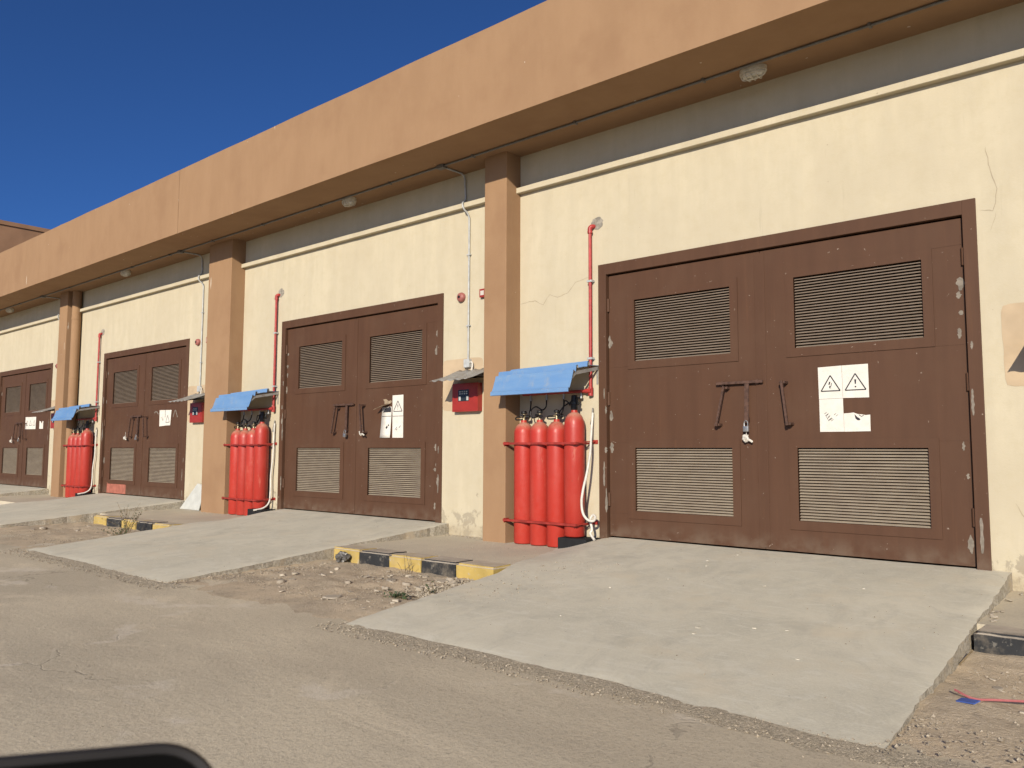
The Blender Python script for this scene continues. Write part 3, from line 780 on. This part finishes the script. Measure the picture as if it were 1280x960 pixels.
for bi, (bx, bn) in enumerate(bays):
    xs = [-1.0, -.753, -.500, -.245]
    for k, xo in enumerate(xs):
        zb = ZP + .006 if k < 3 else .0
        if k == 3: zb = -.006
        g = thing('gas_cylinder', 'red gas cylinder, %s of four in the %s rack%s' % (order[k], bn, '' if bi else ' beside the big doors'), 'gas cylinder', (bx + xo, -.15, zb), 'red gas cylinders in racks')
        g.rotation_euler.z = [0.3, -.5, .9, .1][k] + bi
        link('cylinder_body', CYLM if k < 3 else CYLM2, g)
        if k < 3: link('valve', VALVE, g); link('valve_knob', KNOB, g)
        else: link('valve_actuator', ACT, g)
        # black hose from the valve up to the manifold, in world space
        top = zb + (1.50 if k < 3 else 1.50); x0 = bx + xo; nx_ = x0 + .03
        rr = random.Random(bi * 7 + k); s1_ = rr.uniform(.05, .11)
        if k == 1: pts = [(x0 - .03, -.16, top), (x0 - .10, -.17, top - .01), (x0 - .13, -.16, top + .07), (x0 - .06, -.15, top + .12), (x0 + .02, -.13, top + .08), (x0 + .045, -.09, top + .12), (nx_, -.06, 1.575)]
        elif k == 3: pts = [(x0 - .05, -.16, top), (x0 - .12, -.17, top + .04), (x0 - .16, -.16, top - .08), (x0 - .24, -.14, top - .12), (x0 - .20, -.09, top - .02), (x0 - .05, -.07, 1.55), (nx_, -.06, 1.575)]
        else: pts = [(x0 - .03, -.16, top), (x0 - s1_, -.17, top + .0), (x0 - s1_ - .01, -.16, top - .03), (x0 + .02, -.15, top - .02), (x0 + .06, -.12, top + .05), (x0 + .05, -.08, 1.52), (nx_, -.06, 1.575)]
        h = MB().tube(smooth_path(pts, 7), .0085, 8); hm = h.mesh('hose', 'black_rubber')
        ho = link('hose', hm, g); ho.matrix_parent_inverse = (Matrix.Translation(g.location) @ Matrix.Rotation(g.rotation_euler.z, 4, 'Z')).inverted()
    rk = thing('cylinder_rack', 'dark red steel rails clamping the %s rack of cylinders to pillar and wall' % bn, 'rack', (bx, 0, 0), 'cylinder rack rails')
    for z in (1.045, .135):
        m = MB(); m.box(-1.205, -.125, -.300, -.2955, z - .013, z + .013, .001); m.box(-1.205, -.125, -.2954, -.266, z + .007, z + .0125, .001); r_ = m.build('rail', 'rail_red', rk)
        m = MB(); m.box(-1.2, -1.191, -.292, -.20, z - .028, z + .02, .002); m.build('end_plate', 'rail_red', rk)
        m = MB(); m.box(-.125, -.119, -.30, -.001, z - .012, z + .012, .001); m.box(-.117, -.02, -.012, -.002, z - .005, z + .04, .002); m.tube([(-.15, -.31, z - .01), (-.06, -.15, z + .02), (-.05, -.01, z + .02)], .006, 8); m.build('wall_bracket', 'rail_red', rk)
    # block under the raised cylinder
    o = MB().box(bx - .372, bx + .02, -.30, -.02, -.2, -.012, .006).build('plinth_block', 'black_block'); tag(o, 'low black painted block under the raised cylinder of the %s rack' % bn, 'block', 'blocks under cylinders')
    # red pipe
    gp = thing('gas_pipe', 'red gas pipe dropping from the wall to the %s cylinder rack' % bn, 'pipe', (bx, 0, 0), 'red gas pipes')
    px = -.09
    MB().tube([(px, -.045, 1.60), (px, -.045, 3.52)], .019, 14).build('riser', 'red_pipe', gp)
    m = MB().tube(smooth_path([(px, -.045, 3.50), (px, -.045, 3.545), (px + .02, -.03, 3.565), (px + .03, .02, 3.57)], 5), .026, 14); m.lathe([(.03, 0), (.03, .03)], 14, (px, -.045, 3.485)); m.build('elbow', 'red_pipe', gp)
    m = MB().tube([(px, -.045, 1.59), (px, -.045, 1.69)], .029, 14); m.tube([(px - .06, -.058, 1.645), (px + .02, -.058, 1.645)], .028, 14); m.build('tee_fitting', 'red_pipe', gp)
    mf = MB().tube([(-1.09, -.058, 1.645), (px, -.058, 1.645)], .019, 14).build('manifold', 'red_pipe', gp)
    for xo in xs: MB().lathe([(.011, 1.56), (.018, 1.565), (.018, 1.588), (.012, 1.59), (.012, 1.63)], 10, (xo + .03, -.058, 0)).build('nipple', 'steel', mf)
    for z in (2.92, 2.02):
        m = MB().box(px - .034, px + .034, -.068, -.002, z - .012, z + .012, .002); m.build('pipe_clamp', 'pvc_grey', gp)
    MB().poly(blob(bx + px + .07, 3.60, .085, .075, bi + 2., 22), -.004, .01).build('mortar_patch', 'mortar', bld)
    # awning
    aw = thing('sheet_awning', 'blue ribbed sheet metal awning over the %s cylinder rack' % bn, 'awning', (bx, 0, 0), 'blue awnings over cylinder racks')
    prof = [(0.012, 1.938), (-.10, 1.932), (-.180, 1.930), (-.195, 1.970), (-.226, 1.970), (-.236, 1.908), (-.30, 1.902), (-.400, 1.880), (-.410, 1.912), (-.440, 1.908), (-.452, 1.832), (-.468, 1.838), (-.480, 1.852), (-.498, 1.848), (-.505, 1.812), (-.512, 1.795), (-.545, 1.70), (-.568, 1.648), (-.578, 1.655), (-.59, 1.645), (-.592, 1.605), (-.580, 1.600)]
    nseg = 12; vs = []
    for q in range(nseg + 1):
        t = q / nseg; x = -1.15 + 1.15 * t; dz = -.05 * (1 - t) + .004 * nz(t * 3, bi)
        vs += [(x, y, z + dz * max(0, 1 + y / .58)) for y, z in prof]
    n_ = len(prof); m = MB(); m.add(vs, [(q * n_ + k, q * n_ + k + 1, (q + 1) * n_ + k + 1, (q + 1) * n_ + k) for q in range(nseg) for k in range(n_ - 1)])
    me = m.mesh('sheet', ['blue', 'galv']); o = link('sheet', me, aw); sf = o.modifiers.new('thick', 'SOLIDIFY'); sf.thickness = .004; sf.material_offset = 1; sf.offset = -1
    # make sure the outer side is the blue one
    if me.polygons[0].normal.z < 0:
        me.flip_normals()
    for xx in (-.012, -1.12):
        m = MB(); dz = -.045 if xx < -.5 else 0
        bar(m, (xx, -.004, 1.915 + dz), (xx, -.50, 1.775 + dz), .035, .004) if False else None
        m.add([(xx + e, y, z + dz) for e in (0, .004) for y, z in ((-.003, 1.925), (-.003, 1.885), (-.44, 1.80), (-.52, 1.735), (-.52, 1.76), (-.43, 1.842))], [(0, 1, 2, 3, 4, 5), (6, 7, 8, 9, 10, 11)[::-1]] + [(k, 6 + k, 6 + (k + 1) % 6, (k + 1) % 6) for k in range(6)])
        m.box(xx - .025, xx, -.006, -.001, 1.72 + dz, 1.92 + dz); m.build('support_bracket', 'galv', aw)
    # loose white hose
    whp = [(-0.072, -0.03, 1.394), (-0.061, -0.08, 1.129), (-0.03, -0.14, 0.948), (-0.018, -0.22, 0.726), (-0.023, -0.29, 0.533), (-0.038, -0.3, 0.392), (-0.017, -0.3, 0.271), (0.033, -0.28, 0.203), (0.08, -0.24, 0.194), (0.074, -0.2, 0.235), (0.034, -0.19, 0.25), (0.009, -0.2, 0.196), (0.03, -0.2, 0.093), (0.022, -0.22, 0.05), (0.097, -0.25, -0.012)]
    if bi: whp = [(-.06, -.03, 1.40), (-.062, -.04, 1.15), (-.075 + .02 * bi, -.05, .85), (-.085, -.06, .55), (-.07, -.07, .28), (-.055, -.10, .10), (-.06, -.20, .012), (-.12, -.345, -.02)]
    o = MB().tube(smooth_path([(bx + a, b, c) for a, b, c in whp], 6), .0145, 10)
    hs_ = thing('white_hose', 'loose white plastic hose hanging beside the %s cylinder rack' % bn, 'hose', (0, 0, 0), 'white hoses by the racks')
    o.build('tube', 'white_plastic', hs_)
    MB().tube([(bx - .075, -.05, 1.26), (bx - .075, -.03, 1.36), (bx - .078, -.02, 1.45)], [.018, .014, .008], 10).build('end_stub', 'conduit_dark', hs_)

# ------------------------------------------------------------------ fire alarm panels, canopies, bells, call points, conduits
where = ['cut by the right edge beyond the nearest doors', 'right of the second doors', 'right of the third doors', 'right of the farthest doors']
for i, X in enumerate(DOORX):
    ox = X + 6.42 + (.13 if i == 0 else 0)
    p_ = thing('fire_alarm_panel', 'red fire control panel %s' % where[i], 'fire panel', (ox - 2.06, 0, 1.465), 'red fire panels on the wall')
    MB().box(-.23, .23, -.09, -.001, 0, .37, .004).build('cabinet', 'panel_red', p_)
    MB().box(-.205, .205, -.094, -.0895, .02, .35, .002).build('cabinet_door', 'panel_red', p_)
    wn = MB().box(-.115, .078, -.0985, -.0935, .135, .285, .002).build('display_window', 'glass_dark', p_)
    m = MB()
    for a in (-.10, .04): m.box(a, a + .035, -.1, -.0984, .145, .20)
    for a in range(4): m.box(-.09 + a * .04, -.066 + a * .04, -.1, -.0984, .225, .24); m.box(-.09 + a * .04, -.066 + a * .04, -.1, -.0984, .252, .266)
    m.build('display_labels', 'pvc_grey', wn)
    cn = thing('panel_canopy', 'grey corrugated sheet over the fire panel %s' % where[i], 'canopy', (ox, 0, 0), 'grey sheets over fire panels')
    m = MB(); vs = []; na, nb_ = 36, 8
    for a in range(na + 1):
        x = -2.28 + .64 * a / na; r_ = .008 * math.sin(a / na * 2 * math.pi * 4.5)
        for b in range(nb_ + 1):
            t = b / nb_; vs.append((x + (.02 * t), .004 - .544 * t, 2.02 - .185 * t + r_ - .012 * math.sin(t * 3.1) + .006 * nz(x * 5, t * 3, i)))
    m.add(vs, [(a * (nb_ + 1) + b, a * (nb_ + 1) + b + 1, (a + 1) * (nb_ + 1) + b + 1, (a + 1) * (nb_ + 1) + b) for a in range(na) for b in range(nb_)], True)
    o = m.build('sheet', 'galv', cn); sf = o.modifiers.new('thick', 'SOLIDIFY'); sf.thickness = .003
    m = MB()
    for xx in (-2.24, -1.70): m.add([(xx + e, y, z) for e in (0, .004) for y, z in ((-.002, 1.995), (-.002, 1.90), (-.32, 1.895), (-.40, 1.855))], [(0, 1, 2, 3), (4, 5, 6, 7)[::-1]] + [(k, 4 + k, 4 + (k + 1) % 4, (k + 1) % 4) for k in range(4)])
    m.build('support_bracket', 'galv', cn)
    # bell
    if i: bl = thing('alarm_bell', 'round faded red alarm bell on the wall, %s' % where[i].replace('cut by the right edge beyond', 'past'), 'alarm bell', (ox - 2.207, 0, 2.995), 'alarm bells')
    if i: MB().lathe([(.062, -.001), (.066, -.02), (.06, -.045), (.045, -.058), (.02, -.064)], 24, (0, 0, 0), 'Y').build('gong', 'bell_red', bl)
    if i: MB().lathe([(.018, -.060), (.018, -.072), (.006, -.074)], 12, (0, 0, 0), 'Y').build('cap', 'black_rubber', bl)
    if i:
        cp = thing('call_point', 'small red call point %s' % ('beside the pillar right of the second doors' if i == 1 else where[i]), 'call point', (ox - 1.80, 0, 3.0), 'red call points')
        MB().box(-.05, .05, -.05, -.001, -.055, .055, .004).build('housing', 'panel_red', cp); MB().box(-.03, .03, -.0525, -.0495, -.03, .03, .001).build('face', 'white_plastic', cp)
        cd = thing('wall_conduit', 'grey conduit dropping to the fire panel %s' % where[i], 'conduit', (ox, 0, 0), 'grey conduits on the wall')
        MB().tube(smooth_path([(-2.17, -.44, ZS - .014), (-2.165, -.25, ZS - .014), (-2.16, -.09, ZS - .016), (-2.158, -.030, ZS - .06), (-2.155, -.022, 4.50), (-2.14, -.022, 4.32), (-2.12, -.10, 4.24), (-2.095, -.10, 4.16), (-2.075, -.03, 4.08), (-2.07, -.02, 3.9), (-2.07, -.02, 3.0), (-2.07, -.02, 2.15)], 6), .0125, 10).build('tube', 'pvc_grey', cd)
        MB().box(-2.125, -2.025, -.052, -.001, 2.045, 2.155, .004).build('junction_box', 'pvc_grey', cd)
        MB().tube(smooth_path([(-2.03, -.03, 2.11), (-1.985, -.04, 2.11), (-1.965, -.05, 2.06), (-1.98, -.06, 1.97)], 6), .011, 8).build('cable_tail', 'white_plastic', cd)
        for z in (3.55, 2.6): MB().box(-2.10, -2.04, -.036, -.001, z - .008, z + .008).build('saddle', 'pvc_grey', cd)
    # bulkhead light under the soffit
    lx = [2.07, -4.25, -11.75, -18.7][i]
    lt = thing('bulkhead_light', 'oval caged bulkhead light under the soffit %s' % ['above the nearest doors', 'above the second doors', 'above the third doors', 'near the left edge'][i], 'light', (lx, -.34, ZS), 'bulkhead lights under the soffit')
    def oval(m, a, b, z0, z1, a2=None, b2=None, n_=28):
        a2 = a2 or a; b2 = b2 or b; vs = [(a * math.cos(2 * math.pi * k / n_), b * math.sin(2 * math.pi * k / n_), z0) for k in range(n_)] + [(a2 * math.cos(2 * math.pi * k / n_), b2 * math.sin(2 * math.pi * k / n_), z1) for k in range(n_)]
        m.add(vs, [tuple(range(n_)), tuple(range(n_, 2 * n_))[::-1]] + [(k, (k + 1) % n_, n_ + (k + 1) % n_, n_ + k) for k in range(n_)], True)
    m = MB(); oval(m, .135, .085, .002, -.045); m.build('base', 'light_body', lt)
    m = MB(); oval(m, .115, .068, -.044, -.085, .095, .05); m.build('lens', 'lens', lt)
    m = MB()
    for x in (-.055, 0, .055): m.tube(smooth_path([(x, -.08, -.04), (x, -.062, -.085), (x, 0, -.098), (x, .062, -.085), (x, .08, -.04)], 4), .006, 6)
    m.tube(smooth_path([(-.13, 0, -.04), (-.10, 0, -.088), (0, 0, -.1), (.10, 0, -.088), (.13, 0, -.04)], 4), .006, 6)
    m.tube([(.118 * math.cos(a * math.pi / 12), .072 * math.sin(a * math.pi / 12), -.062) for a in range(25)], .006, 6); m.build('cage', 'light_body', lt)
sc_ = thing('soffit_conduit', 'long dark conduit running along the underside of the overhang', 'conduit', (0, 0, 0))
MB().tube([(x, -.445 - .03 * max(0, x / 4) + .006 * nz(x, 2), ZS - .013) for x in np.linspace(XL + .5, XR - .5, 90)], .0125, 8).build('tube', 'conduit_dark', sc_)
for i, X in enumerate(DOORX): MB().box(X + 4.19, X + 4.31, -.485, -.405, ZS - .045, ZS + .001, .003).build('junction_box', 'conduit_dark', sc_)
for x in np.arange(-24, 8, 1.6): MB().box(x - .012, x + .012, -.475 - .03 * max(0, x / 4), -.415 - .03 * max(0, x / 4), ZS - .028, ZS + .001).build('saddle', 'conduit_dark', sc_)

# leaning board
lb = MB(); lb.add([(x, y - t_, z) for t_ in (0, .012) for x, y, z in ((-9.40, -.155, -.138), (-8.70, -.155, -.138), (-8.70, -.025, .30), (-9.02, -.02, .335))], [(0, 1, 2, 3), (4, 5, 6, 7)[::-1]] + [(k, 4 + k, 4 + (k + 1) % 4, (k + 1) % 4) for k in range(4)])
tag(lb.build('leaning_board', 'board_white'), 'pale grey board leaning on the wall left of the wide pillar', 'board')

# ------------------------------------------------------------------ kerb blocks
def kerb_mesh(seed):
    bm = bmesh.new(); bmesh.ops.create_cube(bm, size=1)
    for v in bm.verts: v.co = Vector((v.co.x * .492, v.co.y * .285, v.co.z * .24 - .12))
    bmesh.ops.bevel(bm, geom=[e for e in bm.edges if all(v.co.z > -.01 for v in e.verts)], offset=.02, segments=3, affect='EDGES')
    bmesh.ops.subdivide_edges(bm, edges=[e for e in bm.edges if e.calc_length() > .2], cuts=6, use_grid_fill=True)
    for v in bm.verts:
        p = v.co + Vector((seed * 3, 0, 0)); v.co += Vector((0, .006 * nz(p.x * 7, p.y * 7, p.z * 7), .006 * nz(p.x * 8, p.y * 8, p.z * 8 + 9)))
    return MB().bm(bm, False)
def kerbs(bounds, cols, place, names):
    for k, xb in enumerate(bounds):
        c = cols[k % len(cols)]
        o = kerb_mesh(k + xb).build('kerb_block', c, None, (xb + .247, -1.757, ZP + .006 + random.uniform(-.003, .003)))
        o.rotation_euler = (random.uniform(-.015, .015), random.uniform(-.008, .008), random.uniform(-.012, .012))
        tag(o, '%s painted kerb block, %s' % (('yellow' if 'yellow' in c else 'black'), names[k] + place), 'kerb block', 'painted kerb blocks')
Y_, B_ = 'kerb_yellow', 'kerb_black'
kerbs([-2.385, -1.885, -1.388, -.888, -.388], [Y_, B_], ' in the striped kerb between the two nearest ramps', ['first from left', 'second from left', 'middle', 'fourth from left', 'rightmost'])
kerbs([-8.90, -8.385, -7.85, -7.32, -6.78], [Y_, B_], ' in the far striped kerb behind the second ramp', ['first from left', 'second from left', 'middle', 'fourth from left', 'rightmost'])
kerbs([4.10, 4.60, 5.10], [B_, Y_], ' right of the nearest ramp', ['first', 'second', 'third'])

# ------------------------------------------------------------------ rubble, gravel, weeds, litter
def stone_mesh(seed, flat):
    bm = bmesh.new(); bmesh.ops.create_icosphere(bm, subdivisions=2, radius=1)
    for v in bm.verts:
        n_ = v.co.normalized(); v.co = n_ * (1 + .42 * nz(n_.x * 1.6, n_.y * 1.6, n_.z * 1.6 + seed * 7)); v.co.z = max(-.55, min(.5, v.co.z)) * flat; v.co.x = max(-.8, min(.75, v.co.x))
    return MB().bm(bm).mesh('rubble_stone', 'stone')
SM = [stone_mesh(k, f) for k, f in enumerate((.8, .6, .35, .28, .7, .4))]
rs = random.Random(3)
def stones(n_, fx, fy, smin, smax, label, group):
    for k in range(n_):
        x, y = fx(), fy(); s_ = smin + (smax - smin) * rs.random() ** 2.2
        o = link('rubble_stone', rs.choice(SM), None, (x, y, ZR + .022 + s_ * .22)); o.scale = (s_ * rs.uniform(.8, 1.4), s_ * rs.uniform(.7, 1.1), s_)
        o.rotation_euler = (rs.uniform(-.25, .25), rs.uniform(-.25, .25), rs.uniform(0, 6.3))
        tag(o, label, 'stone', group)
def tri(a, b): return lambda: rs.triangular(a, b)
stones(46, lambda: rs.triangular(-1.9, .28, -.05), lambda: rs.triangular(-2.9, -1.98, -2.1), .018, .060, 'grey rubble stone lying in the dirt below the near striped kerb', 'rubble below the near kerb')
stones(18, lambda: rs.uniform(-2.0, .3), lambda: rs.uniform(-3.6, -2.6), .015, .05, 'small rubble stone in the open dirt between the two nearest ramps', 'rubble between the near ramps')
stones(20, lambda: rs.uniform(-8.6, -6.2), lambda: rs.uniform(-3.0, -2.0), .015, .05, 'small rubble stone below the far striped kerb', 'rubble below the far kerb')
stones(22, lambda: rs.uniform(4.15, 4.9), lambda: rs.uniform(-3.1, -1.95), .012, .042, 'pale stone chip in the sand right of the nearest ramp', 'stone chips at right')
stones(8, lambda: rs.uniform(4.06, 4.14), lambda: rs.uniform(-1.5, -.2), .015, .035, 'stone chip wedged between the nearest ramp and the right pavement', 'chips beside the ramp')
for o in [q for q in COL.objects if q.get('group') == 'chips beside the ramp']: o.location.z = ZP + .008
o = link('rubble_stone', SM[3], None, (-.40, -3.36, ZR + .024)); o.scale = (.10, .075, .06); o.rotation_euler = (0, 0, .4); tag(o, 'largest flat pale slab fragment in the dirt between the near ramps', 'stone')

def pebble_cloud(name, label, P, S, mat='gravel'):
    n_ = len(P)
    base = np.array([(1, 0, 0), (0, 1, 0), (-1, 0, 0), (0, -1, 0), (0, 0, .7), (0, 0, -.7)])
    tf = np.array([(0, 1, 4), (1, 2, 4), (2, 3, 4), (3, 0, 4), (1, 0, 5), (2, 1, 5), (3, 2, 5), (0, 3, 5)])
    V = np.repeat(base[None], n_, 0) * rng.uniform(.55, 1.3, (n_, 6, 1))
    a = rng.uniform(0, 6.28, n_); ca, sa = np.cos(a), np.sin(a)
    V = np.stack([V[:, :, 0] * ca[:, None] - V[:, :, 1] * sa[:, None], V[:, :, 0] * sa[:, None] + V[:, :, 1] * ca[:, None], V[:, :, 2]], 2)
    V = V * S[:, None, None] + P[:, None, :]
    F = (tf[None] + 6 * np.arange(n_)[:, None, None]).reshape(-1, 3)
    me = bpy.data.meshes.new(name); me.from_pydata(V.reshape(-1, 3).tolist(), [], F.tolist()); me.materials.append(M[mat])
    return tag(link(name, me), label, 'gravel', None, 'stuff')
def rnd(n_, x0, x1, y0, y1, z): return np.stack([rng.uniform(x0, x1, n_), rng.uniform(y0, y1, n_), np.full(n_, z)], 1)
Ps, Ss = [], []
def scat(P, lo, hi, p=2.5):
    Ps.append(P); Ss.append(lo + (hi - lo) * rng.random(len(P)) ** p)
scat(rnd(1500, .3, 4.45, -4.12, -3.86, ZR + .006), .003, .011)
scat(rnd(1300, -6.2, -1.9, -4.15, -3.86, ZR + .006), .003, .012)
scat(rnd(1500, -2.35, .35, -3.5, -1.93, ZR + .024), .003, .014, 3.5)
P = rnd(1500, 0, 1, -2.9, -1.93, ZR + .03); P[:, 0] = .16 + (-1.9 - P[:, 1]) * .11 - np.abs(rng.normal(0, .16, 1500)); scat(P, .004, .022, 3)
P = rnd(700, 0, 1, -3.9, -1.93, ZR + .02); P[:, 0] = -2.2 + np.abs(rng.normal(0, .10, 700)); scat(P[:400], .003, .016)
scat(rnd(900, -8.7, -6.0, -3.6, -1.95, ZR + .024), .003, .014, 3)
scat(rnd(1500, 4.12, 6.0, -3.9, -1.95, ZR + .022), .003, .014)
P = rnd(600, 0, 1, -4.0, -1.95, ZR + .02); P[:, 0] = 4.17 + np.abs(rng.normal(0, .07, 600)); scat(P[:300], .003, .010)
scat(rnd(700, -7, 6, -6.6, -4.0, ZR + .002), .0015, .006, 4)
scat(rnd(260, .5, 4.0, -3.5, -.1, 0), .003, .008, 3); q = Ps[-1]; q[:, 2] = .285 * q[:, 1] / 3.85 + .001
scat(rnd(160, .45, 1.1, -3.1, -1.2, 0), .004, .012, 2); q = Ps[-1]; q[:, 2] = .285 * q[:, 1] / 3.85 + .001
scat(rnd(160, -5.6, -2.4, -3.5, -.1, 0), .003, .009, 3); q = Ps[-1]; q[:, 2] = .285 * q[:, 1] / 3.85 + .001
scat(rnd(300, -2.2, -.1, -1.6, -.02, ZP + .001), .002, .008, 3)
scat(rnd(250, -2.5, -1.2, -.20, -.01, ZP + .002), .003, .014, 2)
pebble_cloud('loose_gravel', 'loose gravel and grit scattered over road, verges and ramps', np.concatenate(Ps), np.concatenate(Ss))

def chip(x, y, z, s_, mat, name, label, cat, rz=0):
    m = MB(); n_ = 7; pts = [(s_ * math.cos(6.283 * k / n_) * random.uniform(.5, 1.2), s_ * .6 * math.sin(6.283 * k / n_) * random.uniform(.6, 1.2)) for k in range(n_)]
    m.add([(a, b, 0) for a, b in pts] + [(a, b, .006) for a, b in pts], [tuple(range(n_))[::-1], tuple(range(n_, 2 * n_))] + [(k, (k + 1) % n_, n_ + (k + 1) % n_, n_ + k) for k in range(n_)])
    o = m.build(name, mat, None, (x, y, z)); o.rotation_euler = (0, 0, rz); return tag(o, label, cat, 'pale chips on the ramps')
for k in range(14):
    x, y = rs.uniform(.7, 3.95), rs.uniform(-3.4, -.25)
    chip(x, y, -.285 * -y / 3.85 + .001, rs.uniform(.006, .022), 'paint_flake', 'paint_chip', 'tiny pale paint chip lying on the nearest ramp', 'paint chip', rs.uniform(0, 6))

def weed(name, x, y, z, n_, h, sp, mat, label, leaves=0):
    t = thing(name, label, 'weed', (x, y, z)); m = MB(); rr = random.Random(int(x * 100) + n_)
    tips = []
    for k in range(n_):
        a = rr.uniform(0, 6.3); L = h * rr.uniform(.45, 1.1); o = sp * rr.uniform(.2, 1)
        pts = [(rr.uniform(-.03, .03) * 2, rr.uniform(-.03, .03), -.01)]; pts += [(pts[0][0] + math.cos(a) * o * t_ ** 1.3, pts[0][1] + math.sin(a) * o * t_ ** 1.3, L * t_ - .25 * o * t_ * t_) for t_ in (.35, .7, 1)]
        m.tube(smooth_path(pts, 3), [.0032] * 4 + [.0024] * 4 + [.0012] * 2, 5); tips += [Vector(p) for p in smooth_path(pts, 4)[2:]]
    m.build('stem', 'dry_stem' if mat != 'leaf_green' or leaves else mat, t)
    if leaves:
        lm = MB()
        for k in range(leaves):
            p = rr.choice(tips) + Vector((rr.uniform(-.02, .02), rr.uniform(-.02, .02), rr.uniform(-.01, .02))); d = Vector((rr.uniform(-1, 1), rr.uniform(-1, 1), rr.uniform(-.2, .9))).normalized(); s_ = d.orthogonal().normalized(); l = rr.uniform(.014, .034)
            lm.add([p, p + d * l * .5 + s_ * l * .3, p + d * l, p + d * l * .5 - s_ * l * .3], [(0, 1, 2, 3)])
        lm.build('leaves', mat, t)
weed('green_weed', .06, -3.04, ZR + .015, 10, .07, .12, 'leaf_green', 'small green weed growing at the edge of the nearest ramp', 110)
weed('green_weed', .14, -2.72, ZR + .015, 6, .10, .06, 'leaf_green', 'smaller thin green weed below the kerb beside the nearest ramp', 26)
weed('dry_weed', -1.0, -2.02, ZR + .02, 6, .22, .14, 'dry_stem', 'dry twiggy weed in front of the middle yellow kerb block')
weed('dry_weed', -6.85, -2.25, ZR + .02, 16, .48, .42, 'leaf_green', 'tall sparse weed in front of the far striped kerb', 90)
weed('dry_weed', -6.5, -2.5, ZR + .02, 14, .16, .3, 'leaf_green', 'low dark weed along the edge of the second ramp', 120)
wm = thing('loose_wire', 'pink wire lying on the sand at the right edge', 'wire', (0, 0, 0))
MB().tube(smooth_path([(4.24, -3.02, ZR + .075), (4.33, -3.06, ZR + .058), (4.42, -3.0, ZR + .056), (4.55, -2.92, ZR + .056), (4.9, -2.7, ZR + .056)], 6), .006, 6).build('strand', 'wire_pink', wm)
o = MB().box(-.045, .045, -.028, .028, 0, .006, .001).build('blue_scrap', 'tag_blue', None, (4.315, -3.10, ZR + .050)); o.rotation_euler = (.1, -.1, -.3); tag(o, 'small blue plastic scrap beside the pink wire', 'scrap')
st = MB().tube([(4.10, -2.28, ZR + .03), (4.135, -2.12, ZR + .085)], .006, 6).build('broken_stick', 'dry_stem'); tag(st, 'short broken stick leaning in the sand beside the nearest ramp', 'stick')
bg_ = MB(); bm = bmesh.new(); bmesh.ops.create_icosphere(bm, subdivisions=3, radius=.09)
for v in bm.verts:
    n_ = v.co.normalized(); v.co = n_ * (.075 + .05 * nz(n_.x * 2.5, n_.y * 2.5, n_.z * 2.5)); v.co.z *= .75
bg_.bm(bm); o = bg_.build('crumpled_bag', 'conduit_dark', None, (-2.08, -1.98, ZR + .075)); tag(o, 'crumpled dark plastic bag at the left end of the near striped kerb', 'bag')

# ------------------------------------------------------------------ car the picture is taken from: door edge and wing mirror
def ray(u, v): return (r2 * ((u - 640) / 1010.17) + u2 * (-(v - 480) / 1010.17) + fw)
car = thing('car', 'black wing mirror of a car at the lower left', 'car', (0, 0, 0))
R_ = .36
ex = (ray(0, 941).normalized() - ray(190, 925).normalized()).normalized()
fwd = ray(130, 935).normalized(); fwd = (fwd - ex * fwd.dot(ex)).normalized(); ez = ex.cross(fwd); ez = ez if ez.z > 0 else -ez
tl = CAM + ray(222, 926) * R_
W_, H_, RC = .20, .115, .030
org = tl - ex * .0215 + ex * W_ / 2 - ez * H_ / 2
def outline(ins, dep, n_=10):
    P = []
    for cx, cz, a0 in ((W_ / 2 - RC, H_ / 2 - RC, 0), (-W_ / 2 + RC, H_ / 2 - RC, 90), (-W_ / 2 + RC, -H_ / 2 + RC, 180), (W_ / 2 - RC, -H_ / 2 + RC, 270)):
        for k in range(n_ + 1):
            a_ = math.radians(a0 + 90 * k / n_); r_ = RC - ins
            P.append(org + ex * (cx + r_ * math.cos(a_)) + ez * (cz + r_ * math.sin(a_)) + fwd * dep)
    return P
lay = [outline(.0052, .006), outline(.0045, .0), outline(.0015, -.0012), outline(0, .003), outline(.001, .02), outline(.006, .045), outline(.016, .062), outline(.026, .068)]
n_ = len(lay[0]); m = MB()
m.add([p for l in lay for p in l], [(i * n_ + k, i * n_ + (k + 1) % n_, (i + 1) * n_ + (k + 1) % n_, (i + 1) * n_ + k) for i in range(len(lay) - 1) for k in range(n_)] + [tuple((len(lay) - 1) * n_ + k for k in range(n_))], True)
m.build('mirror_housing', 'mirror_rim', car)
m = MB(); m.add(outline(.005, .004) + outline(.005, .0065), [tuple(range(n_)), tuple(range(n_, 2 * n_))[::-1]] + [(k, (k + 1) % n_, n_ + (k + 1) % n_, n_ + k) for k in range(n_)]); m.build('mirror_face', 'black_face', car)
dx0 = 4.92
m = MB().box(dx0, dx0 + 1.1, -7.36, -7.30, -.12, .62, .02); m.build('door_panel', 'black_plastic', car)
a_ = org - ez * .05 + fwd * .0; b2 = Vector((dx0 + .08, -7.335, .60))
MB().tube([a_, a_.lerp(b2, .5) + Vector((0, 0, -.02)), b2], [.03, .028, .034], 12).build('mirror_stalk', 'black_plastic', car)
